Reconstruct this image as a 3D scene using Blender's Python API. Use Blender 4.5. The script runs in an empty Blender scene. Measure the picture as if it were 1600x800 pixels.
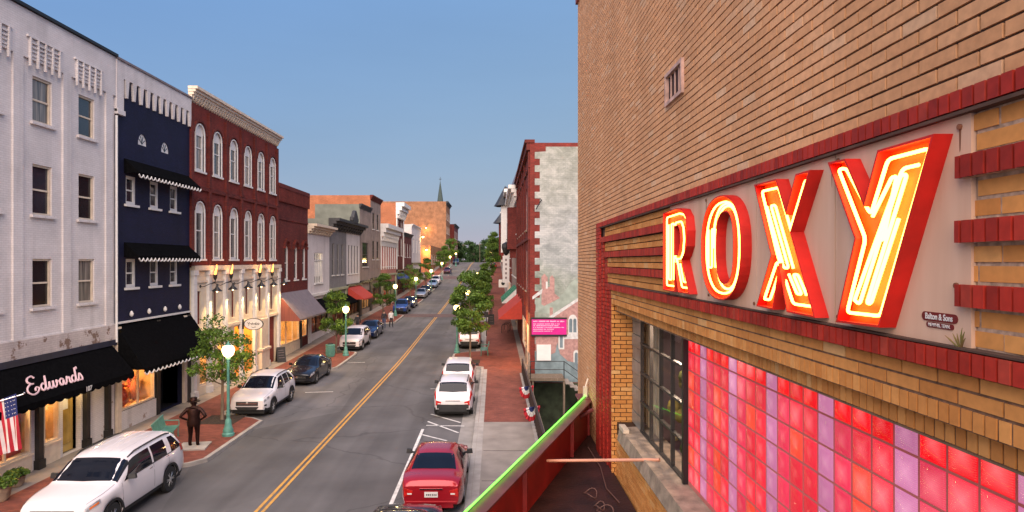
import bpy, bmesh, math, random
from math import sin, cos, pi, radians, sqrt, atan2
from mathutils import Vector, Matrix
from mathutils.geometry import tessellate_polygon
random.seed(7)
SC = bpy.context.scene
C = SC.collection

# ------------------------------------------------------------------ camera
H = 7.2                                   # eye height above the street
cd = bpy.data.cameras.new('camera'); cam = bpy.data.objects.new('camera', cd); C.objects.link(cam)
cam.location = (0, 0, H); cam.rotation_euler = (radians(90), 0, 0)
cd.lens = 22.5; cd.sensor_width = 36; cd.shift_x = .0175; cd.shift_y = .0056
cd.clip_start = .05; cd.clip_end = 5000
SC.camera = cam

# ------------------------------------------------------------------ sky and the last light of the day
w = bpy.data.worlds.new('World'); SC.world = w; w.use_nodes = True
nt = w.node_tree; bg = nt.nodes['Background']
sky = nt.nodes.new('ShaderNodeTexSky'); sky.sky_type = 'NISHITA'; sky.sun_disc = False
SUN_EL, SUN_AZ = 4.0, 205.0               # low sun behind the camera
sky.sun_elevation = radians(SUN_EL); sky.sun_rotation = radians(SUN_AZ)
sky.air_density = 1.0; sky.dust_density = 0; sky.ozone_density = 3; sky.altitude = 0
# grade of the evening sky: flatter and bluer towards the horizon
_s = nt.nodes.new('ShaderNodeSeparateColor'); _c = nt.nodes.new('ShaderNodeCombineColor'); nt.links.new(sky.outputs[0], _s.inputs[0])
def _m(op, a, b):
    n = nt.nodes.new('ShaderNodeMath'); n.operation = op
    for i, q in enumerate((a, b)):
        if isinstance(q, (int, float)): n.inputs[i].default_value = q
        else: nt.links.new(q, n.inputs[i])
    return n.outputs[0]
_r = _m('MAXIMUM', _s.outputs[0], .3); _g = _m('MAXIMUM', _s.outputs[1], .6)
nt.links.new(_m('MULTIPLY', _m('POWER', _r, .45), .93), _c.inputs[0])
nt.links.new(_m('MULTIPLY', _m('POWER', _g, .22), 1.15), _c.inputs[1])
nt.links.new(_m('MULTIPLY', _m('POWER', _r, -.11), 1.90), _c.inputs[2])
_t = nt.nodes.new('ShaderNodeTexCoord'); _mp = nt.nodes.new('ShaderNodeMapping'); _mp.inputs['Scale'].default_value = (1, 1, 5); nt.links.new(_t.outputs['Generated'], _mp.inputs[0])
_n = nt.nodes.new('ShaderNodeTexNoise'); _n.inputs['Scale'].default_value = 2.2; _n.inputs['Detail'].default_value = 5; nt.links.new(_mp.outputs[0], _n.inputs['Vector'])
_v = nt.nodes.new('ShaderNodeVectorMath'); _v.operation = 'SCALE'; nt.links.new(_c.outputs[0], _v.inputs[0]); nt.links.new(_m('MULTIPLY_ADD', _n.outputs['Fac'], .16), _v.inputs['Scale'])
_v.inputs['Scale'].links[0].from_node.inputs[2].default_value = .92
nt.links.new(_v.outputs[0], bg.inputs[0]); bg.inputs[1].default_value = .12
sd = bpy.data.lights.new('sun', 'SUN'); sun = bpy.data.objects.new('sun', sd); C.objects.link(sun)
sd.energy = 3.3; sd.angle = radians(90); sd.color = (1, .80, .66)
_a = radians(183); _e = radians(42)
sun.rotation_euler = Vector((-sin(_a)*cos(_e), -cos(_a)*cos(_e), -sin(_e))).to_track_quat('-Z', 'Y').to_euler()
vs = SC.view_settings; vs.view_transform = 'Standard'; vs.look = 'None'; vs.exposure = 1.42; vs.gamma = 1
vs.use_curve_mapping = False
try:
    SC.cycles.max_bounces = 6; SC.cycles.diffuse_bounces = 3; SC.cycles.glossy_bounces = 3
    SC.cycles.sample_clamp_indirect = 4; SC.cycles.use_light_tree = True
    SC.cycles.caustics_reflective = False; SC.cycles.caustics_refractive = False
except Exception: pass

# ------------------------------------------------------------------ materials
def N(nt, t, **kw):
    n = nt.nodes.new(t)
    for k, v in kw.items(): setattr(n, k, v)
    return n
MATS = {}
def newmat(name):
    m = bpy.data.materials.new(name); m.use_nodes = True; MATS[name] = m
    return m, m.node_tree, m.node_tree.nodes['Principled BSDF']
def c4(c): return (c[0], c[1], c[2], 1)
def mat(name, col, rough=.7, metal=0, var=.15, scale=3.0, bump=0, spec=.4, coat=0, emit=None, es=0, stretch=None, col2=None):
    m, nt, b = newmat(name)
    b.inputs['Roughness'].default_value = rough; b.inputs['Metallic'].default_value = metal
    b.inputs['Specular IOR Level'].default_value = spec; b.inputs['Coat Weight'].default_value = coat
    tc = N(nt, 'ShaderNodeTexCoord'); mp = N(nt, 'ShaderNodeMapping')
    if stretch: mp.inputs['Scale'].default_value = stretch
    nt.links.new(tc.outputs['Object'], mp.inputs[0])
    no = N(nt, 'ShaderNodeTexNoise'); no.inputs['Scale'].default_value = scale; no.inputs['Detail'].default_value = 5
    nt.links.new(mp.outputs[0], no.inputs['Vector'])
    cr = N(nt, 'ShaderNodeValToRGB'); cr.color_ramp.elements[0].position = .3; cr.color_ramp.elements[1].position = .7
    c2 = col2 or [min(1, x*(1+var)) for x in col]; c1 = [x*(1-var) for x in col] if not col2 else col
    cr.color_ramp.elements[0].color = c4(c1); cr.color_ramp.elements[1].color = c4(c2)
    nt.links.new(no.outputs['Fac'], cr.inputs[0]); nt.links.new(cr.outputs[0], b.inputs['Base Color'])
    if bump:
        bp = N(nt, 'ShaderNodeBump'); bp.inputs['Strength'].default_value = bump; bp.inputs['Distance'].default_value = .02
        n2 = N(nt, 'ShaderNodeTexNoise'); n2.inputs['Scale'].default_value = scale*8; n2.inputs['Detail'].default_value = 4
        nt.links.new(mp.outputs[0], n2.inputs['Vector'])
        nt.links.new(n2.outputs['Fac'], bp.inputs['Height']); nt.links.new(bp.outputs[0], b.inputs['Normal'])
    if emit:
        b.inputs['Emission Color'].default_value = c4(emit); b.inputs['Emission Strength'].default_value = es
    return m
def brick(name, c1, c2, mortar, bw=.22, bh=.075, ms=.01, flat=False, dirt=.35, rough=.85, bump=.5, peel=None, pt=.60):
    """brick texture; walls use (x+y, z), pavements use (x, y)"""
    m, nt, b = newmat(name); b.inputs['Roughness'].default_value = rough; b.inputs['Specular IOR Level'].default_value = .25
    tc = N(nt, 'ShaderNodeTexCoord'); sp = N(nt, 'ShaderNodeSeparateXYZ'); cb = N(nt, 'ShaderNodeCombineXYZ')
    nt.links.new(tc.outputs['Object'], sp.inputs[0])
    if flat:
        nt.links.new(sp.outputs[0], cb.inputs[0]); nt.links.new(sp.outputs[1], cb.inputs[1])
    else:
        ad = N(nt, 'ShaderNodeMath', operation='ADD'); nt.links.new(sp.outputs[0], ad.inputs[0]); nt.links.new(sp.outputs[1], ad.inputs[1])
        nt.links.new(ad.outputs[0], cb.inputs[0]); nt.links.new(sp.outputs[2], cb.inputs[1])
    br = N(nt, 'ShaderNodeTexBrick'); br.inputs['Scale'].default_value = 1
    br.inputs['Brick Width'].default_value = bw; br.inputs['Row Height'].default_value = bh; br.inputs['Mortar Size'].default_value = ms
    br.inputs['Mortar Smooth'].default_value = .3; br.inputs['Bias'].default_value = 0
    br.inputs['Color1'].default_value = c4(c1); br.inputs['Color2'].default_value = c4(c2); br.inputs['Mortar'].default_value = c4(mortar)
    nt.links.new(cb.outputs[0], br.inputs['Vector'])
    no = N(nt, 'ShaderNodeTexNoise'); no.inputs['Scale'].default_value = .7; no.inputs['Detail'].default_value = 8; no.inputs['Roughness'].default_value = .65
    nt.links.new(tc.outputs['Object'], no.inputs['Vector'])
    mr = N(nt, 'ShaderNodeMapRange'); mr.inputs[1].default_value = .3; mr.inputs[2].default_value = .7
    mr.inputs[3].default_value = 1-dirt; mr.inputs[4].default_value = 1+dirt*.5
    nt.links.new(no.outputs['Fac'], mr.inputs[0])
    mx = N(nt, 'ShaderNodeMix', data_type='RGBA', blend_type='MULTIPLY'); mx.inputs[0].default_value = 1
    nt.links.new(br.outputs['Color'], mx.inputs[6]); nt.links.new(mr.outputs[0], mx.inputs[7])
    last = mx.outputs[2]
    mp3 = N(nt, 'ShaderNodeMapping'); mp3.inputs['Scale'].default_value = (1.6, 1.6, .16); n7 = N(nt, 'ShaderNodeTexNoise'); n7.inputs['Scale'].default_value = 1; n7.inputs['Detail'].default_value = 5
    nt.links.new(tc.outputs['Object'], mp3.inputs[0]); nt.links.new(mp3.outputs[0], n7.inputs['Vector'])
    m7 = N(nt, 'ShaderNodeMapRange'); m7.inputs[1].default_value = .55; m7.inputs[2].default_value = .75; m7.inputs[3].default_value = 1; m7.inputs[4].default_value = .78; nt.links.new(n7.outputs['Fac'], m7.inputs[0])
    if not flat:
        q7 = N(nt, 'ShaderNodeMix', data_type='RGBA', blend_type='MULTIPLY'); q7.inputs[0].default_value = 1; nt.links.new(last, q7.inputs[6]); nt.links.new(m7.outputs[0], q7.inputs[7]); last = q7.outputs[2]
    if peel:
        n8 = N(nt, 'ShaderNodeTexNoise'); n8.inputs['Scale'].default_value = 1.5; n8.inputs['Detail'].default_value = 9; n8.inputs['Roughness'].default_value = .7; nt.links.new(tc.outputs['Object'], n8.inputs['Vector'])
        zz = N(nt, 'ShaderNodeMath', operation='MULTIPLY_ADD'); zz.inputs[1].default_value = -.012; nt.links.new(sp.outputs[2], zz.inputs[0]); nt.links.new(n8.outputs['Fac'], zz.inputs[2])
        m8 = N(nt, 'ShaderNodeMapRange'); m8.inputs[1].default_value = pt; m8.inputs[2].default_value = pt+.03; nt.links.new(zz.outputs[0], m8.inputs[0])
        q8 = N(nt, 'ShaderNodeMix', data_type='RGBA'); nt.links.new(m8.outputs[0], q8.inputs[0]); nt.links.new(last, q8.inputs[6]); q8.inputs[7].default_value = c4(peel); last = q8.outputs[2]
    nt.links.new(last, b.inputs['Base Color'])
    if bump:
        bp = N(nt, 'ShaderNodeBump'); bp.inputs['Strength'].default_value = bump; bp.inputs['Distance'].default_value = .012; bp.invert = True
        nt.links.new(br.outputs['Fac'], bp.inputs['Height']); nt.links.new(bp.outputs[0], b.inputs['Normal'])
    return m
def attrmat(name, c1, c2, c3=None, rough=.8, emis=0, spec=.3, coat=0, noise=.2, nscale=20):
    """per-brick colour from the face attribute rnd"""
    m, nt, b = newmat(name); b.inputs['Roughness'].default_value = rough; b.inputs['Specular IOR Level'].default_value = spec
    b.inputs['Coat Weight'].default_value = coat
    at = N(nt, 'ShaderNodeAttribute'); at.attribute_name = 'rnd'
    cr = N(nt, 'ShaderNodeValToRGB'); e = cr.color_ramp.elements
    e[0].color = c4(c1); e[1].color = c4(c2)
    if c3: x = e.new(.9); x.color = c4(c2); e[-1].color = c4(c3)
    nt.links.new(at.outputs['Fac'], cr.inputs[0])
    tc = N(nt, 'ShaderNodeTexCoord'); no = N(nt, 'ShaderNodeTexNoise'); no.inputs['Scale'].default_value = nscale; no.inputs['Detail'].default_value = 6
    n3 = N(nt, 'ShaderNodeTexNoise'); n3.inputs['Scale'].default_value = .8; n3.inputs['Detail'].default_value = 6
    ms = N(nt, 'ShaderNodeMapping'); ms.inputs['Scale'].default_value = (1, 1.3, .35); nt.links.new(tc.outputs['Object'], no.inputs['Vector']); nt.links.new(tc.outputs['Object'], ms.inputs[0]); nt.links.new(ms.outputs[0], n3.inputs['Vector'])
    a2 = N(nt, 'ShaderNodeMath', operation='ADD'); nt.links.new(no.outputs['Fac'], a2.inputs[0]); nt.links.new(n3.outputs['Fac'], a2.inputs[1])
    mr = N(nt, 'ShaderNodeMapRange'); mr.inputs[1].default_value = .6; mr.inputs[2].default_value = 1.4
    mr.inputs[3].default_value = 1-noise; mr.inputs[4].default_value = 1+noise
    nt.links.new(a2.outputs[0], mr.inputs[0])
    mx = N(nt, 'ShaderNodeMix', data_type='RGBA', blend_type='MULTIPLY'); mx.inputs[0].default_value = 1
    nt.links.new(cr.outputs[0], mx.inputs[6]); nt.links.new(mr.outputs[0], mx.inputs[7]); nt.links.new(mx.outputs[2], b.inputs['Base Color'])
    bp = N(nt, 'ShaderNodeBump'); bp.inputs['Strength'].default_value = .35; bp.inputs['Distance'].default_value = .004
    nt.links.new(no.outputs['Fac'], bp.inputs['Height']); nt.links.new(bp.outputs[0], b.inputs['Normal'])
    return m
def emis(name, col, s):
    m, nt, b = newmat(name); b.inputs['Base Color'].default_value = c4([x*.5 for x in col])
    b.inputs['Emission Color'].default_value = c4(col); b.inputs['Emission Strength'].default_value = s
    return m

M = {}
M['glass'] = mat('window_glass', (.025, .03, .04), .06, spec=.9, var=.5, scale=.8)
M['glass_dark'] = mat('dark_glass', (.012, .013, .016), .1, spec=.6, var=.5, scale=.8)
M['car_glass'] = mat('car_glass', (.006, .008, .014), .05, spec=.32, var=.2, scale=1)
M['curtained'] = mat('curtained_pane', (.03, .03, .035), .12, spec=.8, scale=2.2, stretch=(9, 1, .25), col2=(.30, .26, .22))
M['white_trim'] = mat('white_painted_trim', (.62, .60, .58), .5, var=.08, scale=6)
M['cream'] = mat('cream_paint', (.62, .53, .40), .6, var=.08, scale=2, bump=.15)
M['cream_trim'] = mat('cream_stone_trim', (.60, .50, .39), .6, var=.12, scale=4, bump=.2)
M['black'] = mat('black_metal', (.012, .012, .013), .45, var=.2)
M['black_cloth'] = mat('black_awning_canvas', (.0045, .0045, .005), 1, var=.3, scale=9, bump=.2, spec=.02)
M['dark_wood'] = mat('dark_painted_wood', (.02, .018, .017), .5, var=.3)
M['navy_lintel'] = mat('dark_blue_lintel', (.018, .018, .035), .6, var=.3)
M['asphalt'] = mat('asphalt', (.118, .112, .112), .85, var=.2, scale=.35, bump=.5, spec=.25)
def cracks(m):
    nt = m.node_tree; b = nt.nodes['Principled BSDF']; src = b.inputs['Base Color'].links[0].from_socket
    tc = N(nt, 'ShaderNodeTexCoord'); n1 = N(nt, 'ShaderNodeTexNoise'); n1.inputs['Scale'].default_value = .6; n1.inputs['Detail'].default_value = 4
    nt.links.new(tc.outputs['Object'], n1.inputs['Vector'])
    ad = N(nt, 'ShaderNodeVectorMath', operation='MULTIPLY_ADD'); ad.inputs[1].default_value = (1.6, 1.6, 0); nt.links.new(n1.outputs['Color'], ad.inputs[0]); nt.links.new(tc.outputs['Object'], ad.inputs[2])
    vo = N(nt, 'ShaderNodeTexVoronoi', feature='DISTANCE_TO_EDGE'); vo.inputs['Scale'].default_value = .14; nt.links.new(ad.outputs[0], vo.inputs['Vector'])
    mr = N(nt, 'ShaderNodeMapRange'); mr.inputs[1].default_value = 0; mr.inputs[2].default_value = .007; mr.inputs[3].default_value = .72; mr.inputs[4].default_value = 1; nt.links.new(vo.outputs['Distance'], mr.inputs[0])
    v2 = N(nt, 'ShaderNodeTexVoronoi'); v2.inputs['Scale'].default_value = .09; mp = N(nt, 'ShaderNodeMapping'); mp.inputs['Scale'].default_value = (2.4, 1, 1); nt.links.new(tc.outputs['Object'], mp.inputs[0]); nt.links.new(mp.outputs[0], v2.inputs['Vector'])
    m3 = N(nt, 'ShaderNodeMapRange'); m3.inputs[3].default_value = .80; m3.inputs[4].default_value = 1.12; nt.links.new(v2.outputs['Color'], m3.inputs[0])
    n4 = N(nt, 'ShaderNodeTexNoise'); n4.inputs['Scale'].default_value = 1.0; mp4 = N(nt, 'ShaderNodeMapping'); mp4.inputs['Scale'].default_value = (1.2, .05, 1); nt.links.new(tc.outputs['Object'], mp4.inputs[0]); nt.links.new(mp4.outputs[0], n4.inputs['Vector'])
    m5 = N(nt, 'ShaderNodeMapRange'); m5.inputs[1].default_value = .35; m5.inputs[2].default_value = .65; m5.inputs[3].default_value = .85; m5.inputs[4].default_value = 1.12; nt.links.new(n4.outputs['Fac'], m5.inputs[0])
    last = src
    for q in (mr, m3, m5):
        mx = N(nt, 'ShaderNodeMix', data_type='RGBA', blend_type='MULTIPLY'); mx.inputs[0].default_value = 1
        nt.links.new(last, mx.inputs[6]); nt.links.new(q.outputs[0], mx.inputs[7]); last = mx.outputs[2]
    nt.links.new(last, b.inputs['Base Color'])
cracks(M['asphalt'])
M['asphalt2'] = mat('dark_asphalt', (.045, .046, .052), .85, var=.2, scale=.5, bump=.5, spec=.25)
M['gutter'] = mat('concrete_gutter', (.26, .24, .22), .85, var=.2, scale=1.5, bump=.3)
M['kerb'] = mat('concrete_kerb', (.33, .30, .27), .85, var=.2, scale=2, bump=.3)
M['concrete'] = mat('pavement_concrete', (.25, .215, .185), .85, var=.2, scale=1.2, bump=.3)
M['paver'] = brick('red_brick_pavers', (.25, .075, .05), (.165, .05, .036), (.12, .065, .05), .2, .1, .006, flat=True, dirt=.35)
M['yellow'] = mat('yellow_road_paint', (.62, .31, .05), .7, scale=4, col2=(.40, .22, .07))
M['white_paint'] = mat('white_road_paint', (.62, .60, .57), .7, var=.25, scale=5)
M['soil'] = mat('soil', (.05, .035, .025), .95, var=.4, scale=8, bump=1)
M['roof_tar'] = mat('roof_tar', (.05, .05, .055), .9, var=.3, scale=2)
M['red_brick'] = brick('red_brick', (.22, .026, .018), (.15, .018, .013), (.14, .05, .04))
M['red_brick2'] = brick('dark_red_brick', (.17, .025, .018), (.11, .016, .013), (.09, .035, .03))
M['orange_brick'] = brick('orange_brick', (.46, .15, .06), (.34, .11, .045), (.33, .18, .12), dirt=.3)
M['tan_brick'] = brick('brown_tan_brick', (.36, .165, .075), (.26, .11, .055), (.28, .17, .11), dirt=.4)
M['white_brick'] = brick('white_painted_brick', (.66, .615, .60), (.62, .575, .56), (.52, .475, .46), .22, .075, .007, dirt=.16, bump=.35, peel=(.36, .27, .23))
M['peeling'] = brick('peeling_white_paint', (.58, .50, .47), (.52, .45, .42), (.42, .36, .33), .22, .075, .007, dirt=.3, peel=(.20, .13, .10), pt=.50)
M['navy'] = brick('navy_painted_brick', (.010, .011, .040), (.008, .009, .030), (.005, .006, .02), .22, .075, .007, dirt=.25, rough=.7, bump=.35)
M['green'] = mat('verdigris_green_metal', (.09, .25, .205), .5, var=.2, scale=6, metal=.1)
M['bark'] = mat('bark', (.16, .12, .085), .9, var=.35, scale=10, bump=.8, stretch=(1, 1, .2))
M['chrome'] = mat('chrome', (.75, .75, .76), .15, metal=1, var=.05)
M['alloy'] = mat('alloy_rim', (.55, .55, .56), .3, metal=.8, var=.05)
M['rubber'] = mat('tyre_rubber', (.018, .018, .018), .85, var=.2)
M['plastic'] = mat('black_plastic', (.02, .02, .021), .6, var=.2)
M['headlight'] = mat('headlight_lens', (.05, .05, .055), .08, scale=7, spec=.9, col2=(.65, .65, .68))
M['taillight'] = mat('red_lens', (.45, .015, .012), .12, var=.4, scale=20, spec=.8)
M['amber'] = mat('amber_lens', (.7, .16, .02), .15, var=.2, spec=.8)
M['plate'] = mat('number_plate', (.62, .60, .58), .5, var=.05)
M['lamp_glass'] = emis('glowing_globe', (1, .66, .22), 4)
M['warm_bulb'] = emis('warm_bulb', (1, .62, .25), 6)
M['flame'] = emis('gas_flame', (1, .33, .05), 2.2)
M['bronze'] = mat('bronze', (.026, .010, .008), .45, metal=.75, var=.35, scale=9)
M['skin'] = mat('skin', (.45, .26, .18), .6, var=.05)
M['cloth_dark'] = mat('dark_clothing', (.025, .025, .03), .9, var=.2)
M['cloth_white'] = mat('white_clothing', (.6, .58, .56), .9, var=.1)
M['cloth_blue'] = mat('denim_clothing', (.05, .07, .13), .9, var=.2)
M['hair'] = mat('dark_hair', (.03, .02, .015), .8)
M['stone'] = mat('rough_stone', (.30, .23, .17), .9, var=.35, scale=6, bump=.8)
M['red_canvas'] = mat('red_awning_canvas', (.40, .045, .030), .8, var=.12, scale=5, bump=.2)
M['grey_metal'] = mat('brown_grey_metal_roofing', (.17, .13, .13), .5, var=.15, scale=3)

# ------------------------------------------------------------------ mesh builder
class MB:
    def __init__(s): s.v = []; s.f = []; s.mi = []; s.r = []; s.mat = 0; s.rnd = None; s.T = None
    def P(s, p):
        if s.T is not None: p = s.T @ Vector(p)
        s.v.append((p[0], p[1], p[2])); return len(s.v)-1
    def F(s, idx, r=None):
        s.f.append(tuple(idx)); s.mi.append(s.mat); s.r.append(s.rnd if r is None else r)
    def poly(s, pts): s.F([s.P(p) for p in pts]); return s
    def box(s, x0, x1, y0, y1, z0, z1):
        if x0 > x1: x0, x1 = x1, x0
        if y0 > y1: y0, y1 = y1, y0
        if z0 > z1: z0, z1 = z1, z0
        a = [s.P(p) for p in ((x0,y0,z0),(x1,y0,z0),(x1,y1,z0),(x0,y1,z0),(x0,y0,z1),(x1,y0,z1),(x1,y1,z1),(x0,y1,z1))]
        for q in ((0,3,2,1),(4,5,6,7),(0,1,5,4),(1,2,6,5),(2,3,7,6),(3,0,4,7)): s.F([a[i] for i in q])
        return s
    def hexa(s, lo, hi):
        a = [s.P(p) for p in lo]+[s.P(p) for p in hi]
        for q in ((0,3,2,1),(4,5,6,7),(0,1,5,4),(1,2,6,5),(2,3,7,6),(3,0,4,7)): s.F([a[i] for i in q])
        return s
    def tube(s, path, r, n=8, closed=False, cap=True):
        path = [Vector(p) for p in path]; m = len(path)
        rs = r if isinstance(r, (list, tuple)) else [r]*m
        rings = []; up0 = None
        for i, p in enumerate(path):
            if closed: d = path[(i+1) % m]-path[i-1]
            else: d = path[min(i+1, m-1)]-path[max(i-1, 0)]
            if d.length < 1e-9: d = Vector((0,0,1))
            d.normalize()
            up = up0 if up0 is not None else (Vector((0,0,1)) if abs(d.z) < .9 else Vector((1,0,0)))
            a = d.cross(up)
            if a.length < 1e-4: a = d.cross(Vector((1,.3,0)))
            a.normalize(); b = a.cross(d).normalized(); up0 = b
            rings.append([s.P(p+(a*cos(2*pi*k/n)+b*sin(2*pi*k/n))*rs[i]) for k in range(n)])
        for i in range(m if closed else m-1):
            A, B = rings[i], rings[(i+1) % m]
            for k in range(n): s.F((A[k], A[(k+1)%n], B[(k+1)%n], B[k]))
        if cap and not closed: s.F(rings[0][::-1]); s.F(rings[-1])
        return s
    def lathe(s, prof, c=(0,0,0), n=16, axis='z'):
        rings = []
        for r, z in prof:
            ring = []
            for k in range(n):
                a = 2*pi*k/n
                q = (r*cos(a), r*sin(a), z) if axis == 'z' else ((z, r*cos(a), r*sin(a)) if axis == 'x' else (r*cos(a), z, r*sin(a)))
                ring.append(s.P((q[0]+c[0], q[1]+c[1], q[2]+c[2])))
            rings.append(ring)
        for A, B in zip(rings, rings[1:]):
            for k in range(n): s.F((A[k], A[(k+1)%n], B[(k+1)%n], B[k]))
        s.F(rings[0][::-1]); s.F(rings[-1]); return s
    def prism(s, pts, fn, d0, d1, front=True, back=True, sides=True, holes=()):
        """pts 2D outline, fn(a,b,d)->3D"""
        loops = [list(pts)]+[list(h) for h in holes]
        flat = [p for l in loops for p in l]
        for d, on in ((d0, front), (d1, back)):
            if not on: continue
            base = [s.P(fn(p[0], p[1], d)) for p in flat]
            for t in tessellate_polygon([[Vector((p[0], p[1], 0)) for p in l] for l in loops]):
                s.F([base[i] for i in t])
        if sides:
            for l in loops:
                n = len(l); A = [s.P(fn(p[0], p[1], d0)) for p in l]; B = [s.P(fn(p[0], p[1], d1)) for p in l]
                for i in range(n): s.F((A[i], A[(i+1)%n], B[(i+1)%n], B[i]))
        return s
    def build(s, name, mats, parent=None, smooth=False, world=False, fix=True, kind=None):
        me = bpy.data.meshes.new(name)
        vv = s.v
        if world and parent is not None:
            inv = wmat(parent).inverted(); vv = [tuple(inv @ Vector(p)) for p in vv]
        me.from_pydata(vv, [], s.f)
        if not isinstance(mats, (list, tuple)): mats = [mats]
        for m in mats: me.materials.append(m if not isinstance(m, str) else M[m])
        if len(mats) > 1: me.polygons.foreach_set('material_index', s.mi)
        if any(r is not None for r in s.r):
            at = me.attributes.new('rnd', 'FLOAT', 'FACE'); at.data.foreach_set('value', [r or 0 for r in s.r])
        me.validate()
        if fix:
            bm = bmesh.new(); bm.from_mesh(me); bmesh.ops.recalc_face_normals(bm, faces=bm.faces); bm.to_mesh(me); bm.free()
        if smooth:
            me.polygons.foreach_set('use_smooth', [True]*len(me.polygons))
            try: me.set_sharp_from_angle(angle=radians(smooth if smooth is not True else 40))
            except Exception: pass
        o = bpy.data.objects.new(name, me); C.objects.link(o)
        if parent is not None: o.parent = parent
        if kind: o['kind'] = kind
        return o
def split_build(b, name, mats, parent=None, gap=.006, **kw):
    """one object per separate piece of the builder (pieces that touch stay together)"""
    par = list(range(len(b.v)))
    def find(i):
        while par[i] != i: par[i] = par[par[i]]; i = par[i]
        return i
    for f in b.f:
        r = find(f[0])
        for i in f[1:]: par[find(i)] = r
    # weld coincident points
    seen = {}
    for i, p in enumerate(b.v):
        k = (round(p[0], 4), round(p[1], 4), round(p[2], 4))
        if k in seen: par[find(i)] = find(seen[k])
        else: seen[k] = i
    comp = {}
    for fi, f in enumerate(b.f): comp.setdefault(find(f[0]), []).append(fi)
    C_ = []
    for fs in comp.values():
        P = [b.v[i] for fi in fs for i in b.f[fi]]
        C_.append([fs, [min(p[k] for p in P)-gap for k in range(3)], [max(p[k] for p in P)+gap for k in range(3)]])
    merged = True
    while merged:
        merged = False
        for i in range(len(C_)):
            for j in range(i+1, len(C_)):
                if all(C_[i][1][k] <= C_[j][2][k] and C_[j][1][k] <= C_[i][2][k] for k in range(3)):
                    C_[i][0] += C_[j][0]; C_[i][1] = [min(x, y) for x, y in zip(C_[i][1], C_[j][1])]; C_[i][2] = [max(x, y) for x, y in zip(C_[i][2], C_[j][2])]
                    del C_[j]; merged = True; break
            if merged: break
    out = []
    for fs, _, _ in C_:
        n = MB(); mp = {}
        for fi in sorted(fs):
            for i in b.f[fi]:
                if i not in mp: mp[i] = len(n.v); n.v.append(b.v[i])
            n.f.append(tuple(mp[i] for i in b.f[fi])); n.mi.append(b.mi[fi]); n.r.append(b.r[fi])
        out.append(n.build(name, mats, parent, **kw))
    return out
def wmat(o):
    m = Matrix.LocRotScale(o.location, o.rotation_euler, o.scale)
    return wmat(o.parent) @ m if o.parent else m
def tag(o, label=None, cat=None, group=None, kind=None):
    if label: o['label'] = label
    if cat: o['category'] = cat
    if group: o['group'] = group
    if kind: o['kind'] = kind
    return o
def thing(name, label, cat, loc=(0,0,0), rz=0, group=None):
    o = bpy.data.objects.new(name, None); C.objects.link(o); o.location = loc; o.rotation_euler = (0, 0, rz)
    o.empty_display_size = .3
    return tag(o, label, cat, group)
def copy_tree(o, parent=None, kids=None):
    c = o.copy(); C.objects.link(c)
    if parent is not None: c.parent = parent
    for ch in (kids or KIDS(o)): copy_tree(ch, c)
    return c
def KIDS(o): return [x for x in C.objects if x.parent == o]
def inst(ob, name, parent, loc=None, label=None):
    """a further object on the same mesh"""
    o = bpy.data.objects.new(name, ob.data); C.objects.link(o); o.parent = parent
    if loc is not None: o.location = loc
    return o
def interp(tab, x):
    if x <= tab[0][0]: return tab[0][1]
    for (a, b), (c, d) in zip(tab, tab[1:]):
        if x <= c: return b+(d-b)*(x-a)/(c-a)
    return tab[-1][1]
def smoothi(tab, x):
    n = len(tab)
    if x <= tab[0][0]: return tab[0][1]
    if x >= tab[-1][0]: return tab[-1][1]
    for i in range(n-1):
        if x <= tab[i+1][0]: break
    def sl(j):
        if j <= 0 or j >= n-1: return None
        a = (tab[j][1]-tab[j-1][1])/(tab[j][0]-tab[j-1][0]); b = (tab[j+1][1]-tab[j][1])/(tab[j+1][0]-tab[j][0])
        return 0 if a*b <= 0 else 2*a*b/(a+b)
    h = tab[i+1][0]-tab[i][0]; t = (x-tab[i][0])/h; d = (tab[i+1][1]-tab[i][1])/h
    m0 = sl(i); m1 = sl(i+1); m0 = d if m0 is None else m0; m1 = d if m1 is None else m1
    return (2*t**3-3*t*t+1)*tab[i][1]+(t**3-2*t*t+t)*h*m0+(-2*t**3+3*t*t)*tab[i+1][1]+(t**3-t*t)*h*m1
def text(s, size, material, name, parent, mtx, extrude=.004, align='CENTER', world=True, sx=1, bold=0):
    cu = bpy.data.curves.new('t', 'FONT'); cu.body = s; cu.size = size; cu.extrude = extrude; cu.align_x = align; cu.align_y = 'CENTER'
    cu.offset = bold
    o = bpy.data.objects.new('t', cu); C.objects.link(o)
    dg = bpy.context.evaluated_depsgraph_get(); me = bpy.data.meshes.new_from_object(o.evaluated_get(dg))
    bpy.data.objects.remove(o); bpy.data.curves.remove(cu)
    X = mtx @ Matrix.Diagonal((sx, 1, 1, 1))
    if world and parent is not None: X = wmat(parent).inverted() @ X
    me.transform(X); me.materials.clear(); me.materials.append(M[material] if isinstance(material, str) else material); me.name = name
    r = bpy.data.objects.new(name, me); C.objects.link(r)
    if parent is not None: r.parent = parent
    return r
def frame(o, r, u):
    """matrix: text plane at o, reading direction r, up u"""
    r = Vector(r).normalized(); u = Vector(u).normalized(); n = r.cross(u)
    m = Matrix((r, u, n)).transposed().to_4x4(); m.translation = Vector(o); return m
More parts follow.
